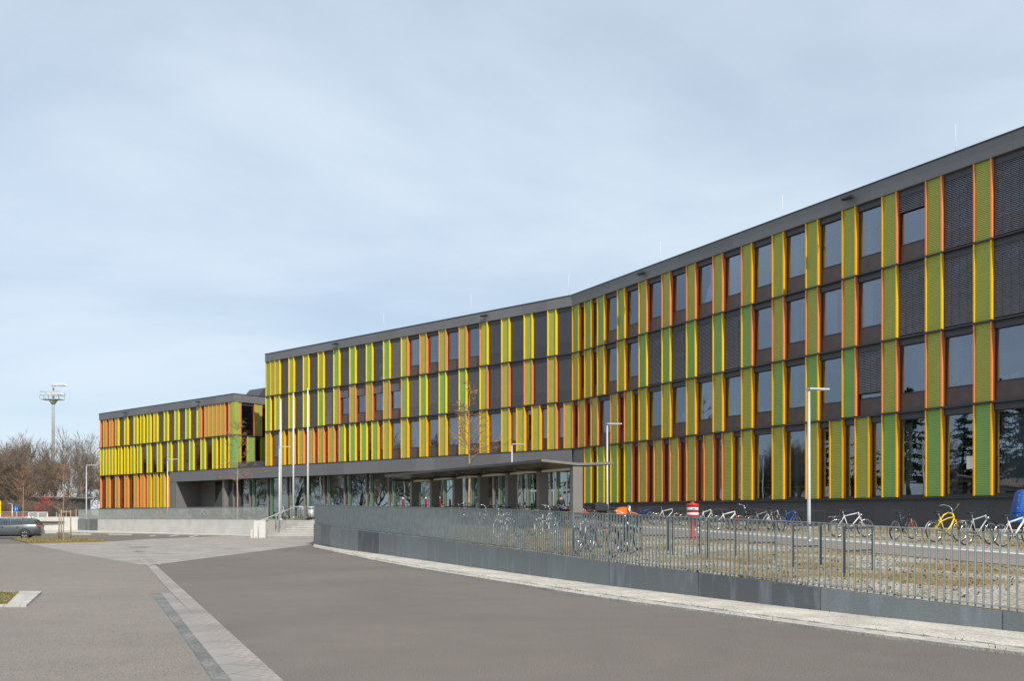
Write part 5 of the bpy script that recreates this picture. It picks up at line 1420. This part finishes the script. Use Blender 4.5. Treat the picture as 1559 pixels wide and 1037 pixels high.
# ------------------------------------------------------------------ red hydrant, tarpaulin, red posts
p = at(1054.5,822.5); t = empty('hydrant', tuple(p)); k = p.y/F
m1 = MB(); m1.lathe([(.11,-.05),(.11,.06),(.072,.1),(.072,.78),(.1,.80)], (0,0,0), 14); obj('stem', m1, M['red'], t)
m1 = MB(); prof = [(.17,.76),(.19,.79),(.19,1.12),(.205,1.125),(.205,1.19),(.19,1.21),(.06,1.225),(.05,1.27),(.02,1.28)]
m1.lathe(prof, (0,0,0), 20); hd = obj('head', m1, M['red'], t)
for z0 in (.83,1.0):
    m1 = MB(); m1.lathe([(.192,z0),(.194,z0+.003),(.194,z0+.085),(.192,z0+.088)], (0,0,0), 20); obj('white_band', m1, M['white'], hd)
m1 = MB(); m1.box(-.05,.05,-.202,-.1945,1.03,1.055); obj('blue_sticker', m1, M['signblue'], hd)
m1 = MB(); m1.ring((.19,-.02,.32), .075, .03, 'y', 16, 8); m1.tube([(.05,0,.34),(.13,0,.33)], .03, 8); obj('outlet', m1, M['white'], t)
tag(t, 'red hydrant with a red and white banded drum head', 'hydrant')
t0 = Vector(((1545-CX)/F*35.5,35.5,0)); t0.z = zt(t0.x,t0.y)
t = empty('covered_trailer', tuple(t0), R(-20)); m1 = MB()
rows = [(0,0,.42),(0,.02,.5),(.06,.1,1.05),(.2,.12,1.62),(.3,.16,1.72)]
b = 0; n0 = 12; X, Y_ = 2.3, 1.3
rt = random.Random(2)
for ins, top_, z in rows:
    for q in range(n0*4):
        e, f_ = divmod(q, n0); u = f_/n0; w = [(ins+u*(X-2*ins),ins*.6),(X-ins,ins*.6+u*(Y_-1.2*ins)),(X-ins-u*(X-2*ins),Y_-ins*.6),(ins,Y_-ins*.6-u*(Y_-1.2*ins))][e]
        m1.v.append((w[0]+rt.uniform(-.02,.02), w[1]+rt.uniform(-.02,.02), z+rt.uniform(-.02,.02)))
for i in range(len(rows)-1):
    for q in range(n0*4):
        a_ = i*n0*4+q; b_ = i*n0*4+(q+1)%(n0*4); m1.f.append((a_,b_,b_+n0*4,a_+n0*4)); m1.m.append(0); m1.sm.append(True)
m1.f.append(tuple((len(rows)-1)*n0*4+q for q in range(n0*4))); m1.m.append(0); m1.sm.append(True)
obj('tarpaulin', m1, M['blue'], t)
m1 = MB()
for z in (.7,1.0,1.3,1.5): m1.lathe([(.028,0),(.028,.012)], (.02+z*.08,-.03,z), 8)
obj('eyelet', m1, M['white'], t)
m1 = MB(); m1.box(.1,2.2,.1,1.2,.34,.42); obj('chassis', m1, M['darkmetal'], t)
for y in (.05,1.18):
    m1 = MB(); m1.ring((1.2,y,.28), .2, .075, 'y', 18, 6); m1.tube([(1.2,y-.05,.28),(1.2,y+.05,.28)], .18, 12); obj('wheel', m1, M['black'], t)
tag(t, 'trailer under a blue tarpaulin at the right edge in front of the plinth', 'trailer')
for px, d, lb in ((613.5,80,'red slim post with a white cap, leftmost of three before the glass front'), (648.5,78,'red slim post with a white cap, middle one of three beside the canopy end'), (669,77,'red slim post with a white cap, rightmost of three under the canopy')):
    x = (px-CX)/F*d; t = empty('red_post', (x,d,1.28)); m1 = MB(); m1.lathe([(.10,0),(.10,1.75),(.09,1.8)], (0,0,0), 12); obj('column', m1, M['darkred'], t)
    m1 = MB(); m1.lathe([(.08,1.8),(.09,1.86),(.05,1.94)], (0,0,0), 12); obj('cap', m1, M['white'], t); tag(t, lb, 'post', 'red posts before the glass front')

# ------------------------------------------------------------------ person at the entrance
def skin_obj(name, verts, edges, rad, mat, parent, lv=1):
    me = bpy.data.meshes.new(name); me.from_pydata(verts, edges, []); o = link(name, me, parent)
    md = o.modifiers.new('skin', 'SKIN'); 
    for i, q in enumerate(me.skin_vertices[0].data): q.radius = rad[i] if hasattr(rad[i],'__len__') else (rad[i],rad[i]); q.use_root = i == 0
    md.use_smooth_shade = True; sb = o.modifiers.new('sub','SUBSURF'); sb.levels = sb.render_levels = lv; me.materials.append(mat); return o
pd = 65.; ppx = 854.; px_ = (ppx-CX)/F*pd; t = empty('person', (px_,pd,zt(px_,pd)), R(200))
V = [(0,0,.95),(0,.0,1.15),(0,.01,1.38),(0,.02,1.50),(.02,.03,1.60),(.03,.04,1.72),
     (-.20,0,1.42),(-.27,.02,1.13),(-.25,.14,.90),(-.24,.17,.82),(.20,0,1.42),(.27,-.02,1.13),(.26,.08,.90),(.25,.10,.82),
     (-.10,0,.90),(-.12,.06,.50),(-.13,.02,.08),(-.13,.16,.03),(.10,0,.90),(.12,-.02,.50),(.13,-.10,.10),(.13,.05,.03)]
E = [(0,1),(1,2),(2,3),(3,4),(4,5),(2,6),(6,7),(7,8),(8,9),(2,10),(10,11),(11,12),(12,13),(0,14),(14,15),(15,16),(16,17),(0,18),(18,19),(19,20),(20,21)]
Rr = [.14,.13,.15,.06,.085,.075,.055,.045,.035,.03,.055,.045,.035,.03,.085,.06,.042,.035,.085,.06,.042,.035]
skin_obj('body', V, E, Rr, M['skin'], t)
skin_obj('jacket', [V[i] for i in (0,1,2,3,6,7,8,10,11,12)], [(0,1),(1,2),(2,3),(2,4),(4,5),(5,6),(2,7),(7,8),(8,9)], [.17,.17,.185,.075,.085,.07,.055,.085,.07,.055], M['jacket'], t)
skin_obj('trousers', [V[i] for i in (0,14,15,16,18,19,20)], [(0,1),(1,2),(2,3),(0,4),(4,5),(5,6)], [.155,.11,.08,.06,.11,.08,.06], M['jeans'], t)
m1 = MB(); m1.lathe([(.098,1.63),(.105,1.70),(.085,1.79),(.03,1.825)], (.03,.015,0), 12); obj('hair', m1, M['hair'], t)
m1 = MB(); m1.box(-.005,.06,.115,.145,1.64,1.68); obj('nose', m1, M['skin'], t)
tag(t, 'person in a dark jacket and blue jeans standing by the glass entrance', 'person')

# ------------------------------------------------------------------ the parked car
def car():
    yc = 64.6; xr = (65.3-CX)/F*yc; t = empty('parked_car', (xr-2.68,yc+.1,0), R(19)); Lh = 2.35
    # body as cross sections along x (x>0 is the rear)
    st = [(-2.36,.40,.62,.66),(-2.30,.28,.78,.72),(-1.9,.24,.88,.84),(-1.2,.22,.94,.89),(-.6,.22,.97,.91),(.4,.22,.98,.91),(1.2,.22,1.00,.90),(1.9,.26,1.00,.87),(2.20,.28,.99,.81),(2.33,.34,.90,.74)]
    b = MB(); P = 8
    for x, z0, z1, w in st:
        b.v += [(x,-w*.90,z0),(x,-w,z0+.12),(x,-w*1.0,z0+(z1-z0)*.55),(x,-w*.93,z1),(x,w*.93,z1),(x,w*1.0,z0+(z1-z0)*.55),(x,w,z0+.12),(x,w*.90,z0)]
    for i in range(len(st)-1):
        for j in range(P): b.f.append((i*P+j,(i+1)*P+j,(i+1)*P+(j+1)%P,i*P+(j+1)%P)); b.m.append(0); b.sm.append(True)
    b.f.append(tuple(range(P))); b.f.append(tuple(len(b.v)-P+j for j in reversed(range(P)))); b.m += [0,0]; b.sm += [False,False]
    # roof and pillars
    rs = [(-1.05,.945,.86,.97),(-.35,1.40,.70,1.44),(.3,1.44,.70,1.48),(1.2,1.44,.69,1.48),(1.85,1.37,.67,1.42),(2.02,1.28,.64,1.33)]
    n0 = len(b.v)
    for x, z0, w, z1 in rs[1:]: b.v += [(x,-w,z0),(x,-w*.80,z1),(x,w*.80,z1),(x,w,z0)]
    for i in range(len(rs)-2):
        for j in range(4): b.f.append((n0+i*4+j,n0+i*4+4+j,n0+i*4+4+(j+1)%4,n0+i*4+(j+1)%4)); b.m.append(0); b.sm.append(True)
    b.f.append((n0,n0+1,n0+2,n0+3)); b.f.append(tuple(n0+16+j for j in (3,2,1,0))); b.m += [0,0]; b.sm += [False,False]
    for s in (-1,1):
        for (x0,z0,w0),(x1,z1,w1),wd in (((-1.12,.95,.84),(-.36,1.41,.69),.06),((.12,.97,.87),(.06,1.42,.69),.08),((1.10,.99,.87),(1.02,1.42,.69),.08),((2.24,.98,.76),(1.93,1.34,.655),.10)):
            b.bar((x0,s*w0,z0),(x1,s*w1,z1), .05, wd)
    body = obj('body', b, M['carpaint'], t)
    md = body.modifiers.new('bevel','BEVEL'); md.width = .03; md.segments = 2; md.limit_method = 'ANGLE'; md.angle_limit = R(35)
    for s in (-1,1):
        for q in ([(-1.0,.86,.96),(.06,.872,.98),(.02,.69,1.40),(-.36,.69,1.39)],[(.18,.872,.98),(1.05,.87,1.0),(.98,.69,1.41),(.13,.69,1.41)],[(1.17,.865,1.0),(2.12,.79,1.0),(1.82,.66,1.36),(1.08,.69,1.41)]):
            m1 = MB(); m1.face([(x,s*y,z) for x,y,z in (q if s < 0 else q[::-1])]); obj('side_window', m1, M['carglass'], t)
        m1 = MB(); m1.tube([(-.3,s*.58,1.47),(-.2,s*.585,1.53),(1.6,s*.58,1.525),(1.75,s*.57,1.45)], .018, 6); obj('roof_rail', m1, M['chrome'], t)
        m1 = MB(); m1.box(2.17,2.315,s*.79-.04,s*.79+.04,.80,.93); m1.box(2.22,2.345,s*.68-.07,s*.68+.07,.81,.92); obj('tail_light', m1, M['tail'], t)
        for x in (.02,.98):
            m1 = MB(); m1.bar((x-.02,s*.925,.84),(x-.20,s*.925,.84), .03, .03); obj('door_handle', m1, M['carpaint'], t)
        m1 = MB(); m1.bar((-2.0,s*.905,.30),(1.9,s*.905,.31), .03, .07); obj('side_skirt', m1, M['darkmetal'], t)
        m1 = MB(); m1.box(-1.02,-.82,s*.98-.09,s*.98+.09,.98,1.1); obj('wing_mirror', m1, M['carpaint'], t)
        for x in (-1.38,1.32):
            w = MB(); w.ring((0,0,0), .335, .0, 'y', 4, 3); w = MB()
            w.lathe([(.21,-.10),(.215,.085),(.19,.10),(.06,.085),(.05,.10)], (0,0,0), 20); 
            for k in range(8):
                a = k*math.pi/4; w.bar((.05*math.cos(a),.05*math.sin(a),.098),(.19*math.cos(a),.19*math.sin(a),.108), .05, .015)
            o = obj('wheel', w, M['bike_silver'], t, (x,s*.80,.315)); o.rotation_euler = (R(90) if s < 0 else R(-90),0,0)
            m1 = MB(); m1.lathe([(.22,-.11),(.30,-.11),(.318,-.07),(.318,.07),(.30,.11),(.22,.11)], (0,0,0), 28); obj('tyre', m1, M['black'], o)
            m1 = MB(); m1.ring((x,s*.885,.315), .37, .035, 'y', 20, 5, 0, R(5), R(175)); obj('wheel_arch', m1, M['black'], t)
    m1 = MB(); m1.face([(2.235,-.70,1.0),(2.235,.70,1.0),(2.035,.58,1.32),(2.035,-.58,1.32)]); obj('rear_window', m1, M['black'], t)
    m1 = MB(); m1.face([(-1.16,.78,.96),(-1.16,-.78,.96),(-.37,-.62,1.42),(-.37,.62,1.42)]); obj('windscreen', m1, M['carglass'], t)
    m1 = MB(); m1.box(2.26,2.38,-.72,.72,.30,.58); obj('bumper', m1, M['carpaint'], t)
    m1 = MB(); m1.box(-1.9,2.15,-.75,.75,.16,.3); obj('underbody', m1, M['black'], t)
    tag(t, 'dark grey estate car parked at the left edge on the back road', 'car')
car()

# ------------------------------------------------------------------ trees
def branch_tree(seed, H, spread=.55, trunk_r=.2, depth=5, first=.25, twig_r=.012, up=.25, nsub=(3,4), leaf=0.0, kids=None, crooked=.18):
    rd = random.Random(seed); tr = MB(); cr = MB(); lf = MB()
    def rec(p, d, l, r, lev):
        n = 5 if lev == 0 else (4 if lev < 3 else 2); pts = [p]; q = p; dd = d
        for i in range(n):
            dd = (dd + Vector((rd.gauss(0,crooked),rd.gauss(0,crooked),rd.gauss(0,crooked*.5)+up*.18))).normalized(); q = q + dd*l/n; pts.append(q)
        rr = [r*(1-.62*i/n) for i in range(n+1)]
        (tr if lev < 2 else cr).tube(pts, rr, 8 if lev == 0 else (5 if lev < 2 else 3), cap=False)
        if lev >= depth:
            if leaf:
                for k in range(rd.randint(1,3)):
                    if rd.random() < leaf:
                        c = pts[rd.randrange(1,n+1)]; s = rd.uniform(.02,.045); a = Vector((rd.gauss(0,1),rd.gauss(0,1),rd.gauss(0,1))).normalized(); b = a.orthogonal().normalized()
                        lf.face([c-a*s, c+b*s*.6-Vector((0,0,s)), c+a*s])
            return
        kk = rd.randint(*nsub) + (3 if lev == 0 else 0) if kids is None else kids[lev]
        for k in range(kk):
            f = rd.uniform(first if lev == 0 else .25, 1.0) if k else 1.0
            i = min(n-1, int(f*n)); b = pts[i].lerp(pts[i+1], f*n-i) if f < 1 else pts[-1]
            ax = Vector((rd.gauss(0,1),rd.gauss(0,1),rd.gauss(0,.6))); ax = (ax - dd*ax.dot(dd)).normalized()
            nd = (dd + ax*spread*rd.uniform(.7,1.5) + Vector((0,0,up*rd.random()))).normalized() if k else dd
            rec(b, nd, l*rd.uniform(.55,.78)*(1.1-.35*f if lev == 0 else 1), max(twig_r, r*(1-.6*f)*.68), lev+1)
    rec(Vector((0,0,0)), Vector((0,0,1)), H*.46, trunk_r, 0)
    return tr, cr, lf
_tp = {}
def tree(name, key, p, rz, sc, label, group, mats=('bark','twig'), **kw):
    if key not in _tp:
        tr, cr, lf = branch_tree(**kw); _tp[key] = (tr.mesh('trunk', M[mats[0]]), cr.mesh('crown', M[mats[1]]), lf.mesh('leaf', M['bud']) if lf.f else None)
    t = empty(name, tuple(p), rz); t.scale = (sc,)*3; a, b, c = _tp[key]
    link('trunk', a, t); cn = link('crown', b, t)
    if c: link('leaf', c, cn)
    tag(t, label, 'tree', group); return t
GT = 'bare trees behind the road'
kA = dict(seed=3, H=13.5, spread=.62, trunk_r=.24, depth=5, twig_r=.017, nsub=(4,5), up=.3)
kB = dict(seed=9, H=13.0, spread=.55, trunk_r=.26, depth=5, twig_r=.020, nsub=(3,4), up=.45)
kC = dict(seed=17, H=12.0, spread=.75, trunk_r=.16, depth=5, first=.05, twig_r=.018, nsub=(4,5), up=.22)
spots = [('A',-4,128,1.05,'bare bushy tree with dense brown twigs at the left edge'),('C',14,119,1.0,'dense bare tree second from the left edge above the car'),('A',36,133,.93,'bare brown tree above the round blue sign'),('C',53,124,.92,'bare twiggy tree left of the floodlight mast'),('B',75,130,.92,'bare tree right in front of the floodlight mast'),('B',98,138,1.0,'tall bare tree between the mast and the coloured block'),('A',120,136,.97,'open branched bare tree above the low shed'),('B',134,131,1.02,'bare tree with upright limbs left of the coloured block'),('C',147,140,.95,'bare tree partly hidden by the edge of the coloured block'),('A',6,124,.95,'bare dense tree in the second row at the left edge'),('C',27,117,.9,'low bushy bare tree behind the round blue sign'),('A',66,127,.85,'dense bare tree behind the red leaved bush'),('C',-22,122,1.0,'bare twiggy tree beyond the left edge'),('A',-40,112,1.,'bare tree beyond the left edge of the view')]
for i, (k_, px, d, sc, lb) in enumerate(spots):
    tree('bare_tree', k_, ((px-CX)/F*d, d, 0), i*1.3, sc, lb, GT, **{'A':kA,'B':kB,'C':kC}[k_])
kS = dict(seed=31, H=4.2, spread=1.0, trunk_r=.06, depth=4, first=.0, twig_r=.014, nsub=(4,6), up=.3)
for i, (px, d, sc) in enumerate(((2,110,.9),(16,113,1.0),(34,110,.9),(48,114,1.05),(62,111,.85),(80,117,1.0),(94,115,.8),(110,124,.8),(-14,108,1))):
    t = empty('bare_shrub', ((px-CX)/F*d,d,0), i*1.1); t.scale = (sc,sc,sc)
    if 'S' not in _tp:
        tr, cr, lf = branch_tree(**kS); m = MB()
        for j in range(5): m.add(tr, Matrix.Rotation(j*1.26,4,'Z') @ Matrix.Translation((.4,0,0)) @ Matrix.Rotation(.3,4,'Y')); m.add(cr, Matrix.Rotation(j*1.26,4,'Z') @ Matrix.Translation((.4,0,0)) @ Matrix.Rotation(.3,4,'Y'))
        _tp['S'] = (m.mesh('crown', M['twig']), tr.mesh('trunk', M['bark']))
    link('crown', _tp['S'][0], t); link('trunk', _tp['S'][1], t); tag(t, 'brown leafless shrub in the thicket under the bare trees, %s from the left' % ordn[(i+1) % 9], 'shrub', 'shrubs under the bare trees')
# red leaved bush
d = 107.; t = empty('red_bush', ((66-CX)/F*d,d,0)); t.scale = (.62,.62,.95); m1 = MB(); m2 = MB(); rr_ = random.Random(6)
for (cx_, cz_, sx_, sz_, cnt) in ((-.55,2.5,.42,.55,150),(.55,3.7,.5,.28,90),(-.1,3.2,.35,.3,60),(1.0,2.9,.18,.25,25)):
    m2.tube([(0,0,0),(cx_*.5,0,cz_*.6),(cx_,0,cz_)], [.05,.035,.015], 5, cap=False)
    for k in range(12):
        e = Vector((cx_+rr_.gauss(0,sx_),rr_.gauss(0,.5),cz_+rr_.gauss(0,sz_))); m2.tube([(cx_*.6,0,cz_*.6),e], [.015,.006], 3, cap=False)
    for q in range(cnt):
        c = Vector((cx_+rr_.gauss(0,sx_),rr_.gauss(0,.5),cz_+rr_.gauss(0,sz_))); s = rr_.uniform(.05,.10); n_v = Vector((rr_.gauss(0,1),rr_.gauss(0,1),rr_.gauss(0,1))).normalized(); o_ = n_v.orthogonal()
        m1.face([c-n_v*s, c+o_*s*.8, c+n_v*s, c-o_*s*.8])
obj('foliage', m1, M['redleaf'], t); obj('stem', m2, M['bark'], t); tag(t, 'red leaved bush under the bare trees left of the shed', 'bush')
# young trees
kY = dict(seed=12, H=15.5, spread=.55, trunk_r=.075, depth=3, first=.12, twig_r=.010, up=.12, leaf=.9, kids=(26,6,4,0), crooked=.07)
def young(px, d, top, z, label, rz, seed):
    h = EYE+(HY-top)/F*d - z; key = ('Y', seed)
    if key not in _tp:
        rd = random.Random(seed); tr = MB(); cr = MB(); lf = MB(); H = 9.4
        pts = [Vector((0,0,0))]; 
        for i in range(8): pts.append(Vector((rd.gauss(0,.03),rd.gauss(0,.03),H*(i+1)/8)))
        tr.tube(pts, [.085*(1-.86*i/8) for i in range(9)], 8, cap=False)
        for k in range(34):
            zf = rd.uniform(.36,.97); b = Vector((0,0,H*zf)); a = rd.uniform(0,6.28); ln = (2.7 if zf < .5 else 1.7)*(1.12-zf)*rd.uniform(.8,1.5)+.35
            dr = Vector((math.cos(a),math.sin(a),rd.uniform(.25,.75) if zf > .45 else rd.uniform(.05,.5))).normalized(); q = [b]
            for i in range(4): dr = (dr+Vector((rd.gauss(0,.12),rd.gauss(0,.12),rd.gauss(0,.08)+.03))).normalized(); q.append(q[-1]+dr*ln/4)
            cr.tube(q, [.022,.016,.012,.009,.006], 4, cap=False)
            for j in range(13):
                f = rd.uniform(.25,1); i = min(3,int(f*4)); c = q[i].lerp(q[i+1], f*4-i); d2 = (dr+Vector((rd.gauss(0,.6),rd.gauss(0,.6),rd.gauss(0,.4)))).normalized(); l2 = rd.uniform(.2,.55)
                cr.tube([c, c+d2*l2], [.008,.005], 3, cap=False)
                for w in range(4):
                    e = c+d2*l2*rd.uniform(.3,1.05); s = rd.uniform(.03,.052); nv = Vector((rd.gauss(0,1),rd.gauss(0,1),rd.gauss(0,1))).normalized(); ov = nv.orthogonal()
                    lf.face([e-nv*s, e+ov*s*.6, e+nv*s, e-ov*s*.6])
        _tp[key] = (tr.mesh('trunk', M['youngbark']), cr.mesh('crown', M['twig']), lf.mesh('leaf', M['bud']))
    t = empty('young_tree', ((px-CX)/F*d,d,z), rz); s = h/9.4; t.scale = (s*.95,s*.95,s); a, b, c = _tp[key]
    link('trunk', a, t); cn = link('crown', b, t); link('leaf', c, cn); tag(t, label, 'tree', 'young trees with dry brown leaves'); return t
young(714.5, 63, 580, 1.25, 'young tree with dry brown leaves rising behind the grey canopy', 0, 12)
young(361.5, 79, 642, 1.28, 'young tree with dry brown leaves before the lower block corner', 1.2, 14)
young(35, 86, 706, 0, 'thin young tree with an ochre trunk right of the blue sign', .5, 15)
# the staked young tree on the grass island
p = gp(97,823.2,.05); t = young(97, p.y, 706, .04, 'slim young tree held by three wooden stakes on the grass island', 2., 16)
t = empty('tree_stakes', tuple(p))
for a in (.5,2.6,4.7):
    m1 = MB(); m1.tube([(.45*math.cos(a),.3*math.sin(a),-.05),(.42*math.cos(a),.3*math.sin(a),1.95)], .04, 8); obj('stake', m1, M['wood'], t)
m1 = MB(); q = [Vector((.43*math.cos(a),.3*math.sin(a),1.84)) for a in (.5,2.6,4.7)]
for i in range(3): m1.bar(q[i], q[(i+1)%3], .03, .09)
obj('cross_rail', m1, M['wood'], t); tag(t, 'three wooden stakes with a top rail around the young tree on the grass island', 'tree stakes')
# trees and houses on the far side of the street, left of the view: what the glass fronts mirror
def conifer(key, seed, H):
    rd = random.Random(seed); tr = MB(); tr.tube([(0,0,0),(0,0,H)], [.28,.03], 8, cap=False); cr = MB()
    for k in range(int(H*9)):
        z = H*rd.uniform(.08,.99); L_ = (1-z/H)*H*.34*rd.uniform(.7,1.15)+.25; a = rd.uniform(0,6.28); e = Vector((math.cos(a)*L_,math.sin(a)*L_,-L_*.18))
        for j in range(26):
            f = rd.random()**.7; c = Vector((0,0,z))+e*f; w = .5*(1-f*.6); nv = Vector((rd.gauss(0,1),rd.gauss(0,1),rd.gauss(0,.4)-.3)).normalized(); ov = nv.orthogonal()
            cr.face([c, c+nv*w+ov*.09, c+nv*w*1.1-ov*.09])
    _tp[key] = (tr.mesh('trunk', M['bark']), cr.mesh('crown', M['needle']))
conifer('P1', 41, 14)
for i, (x, y, s) in enumerate(((-40,40,1.15),(-43,46,1.0),(-47,52,1.2),(-42,34.5,.95),(-50,57.5,1.0),(-53,63,1.15),(-47,43,1.25))):
    t = empty('conifer', (x,y,0), i*2.); t.scale = (s,s,s); link('trunk', _tp['P1'][0], t); link('crown', _tp['P1'][1], t); tag(t, 'dark conifer across the street, mirrored in the ground floor panes', 'tree', 'conifers across the street')
for i, (x, y, k_, s) in enumerate(((-54,66,'A',.95),(-53,71,'C',1.0),(-55,76,'B',1.),(-56,81,'C',1.05),(-57,86,'A',1.0),(-60,91,'C',1.0),(-63,97,'A',1.05),(-65,103,'C',1.0),(-60,69,'C',1.1),(-62,79,'A',1.1),(-66,88,'C',1.1),(-56,50,'B',.9),(-54,30,'A',.8),(-60,24,'C',.75))):
    tree('bare_tree', k_, (x,y,0), i*.9, s, 'bare tree across the street, mirrored in the ground floor glass', 'bare trees across the street', **{'A':kA,'B':kB,'C':kC}[k_])
t = empty('house', (-66,43,0)); m1 = MB(); m1.box(-5,5,-7,7,0,5.2); obj('wall', m1, M['concrete'], t); m1 = MB(); m1.hexa([(-5.4,-7.4,5.2),(5.4,-7.4,5.2),(5.4,7.4,5.2),(-5.4,7.4,5.2),(-.1,-7.4,8.4),(.1,-7.4,8.4),(.1,7.4,8.4),(-.1,7.4,8.4)]); obj('roof', m1, M['brick'], t)
for y in (-4.5,-1.5,1.5,4.5):
    for z in (1.0,3.4): m1 = MB(); m1.box(4.95,5.03,y-.6,y+.6,z,z+1.3); obj('window', m1, M['outer'], t)
tag(t, 'pale house with a brick red roof across the street, seen in the panes', 'house')
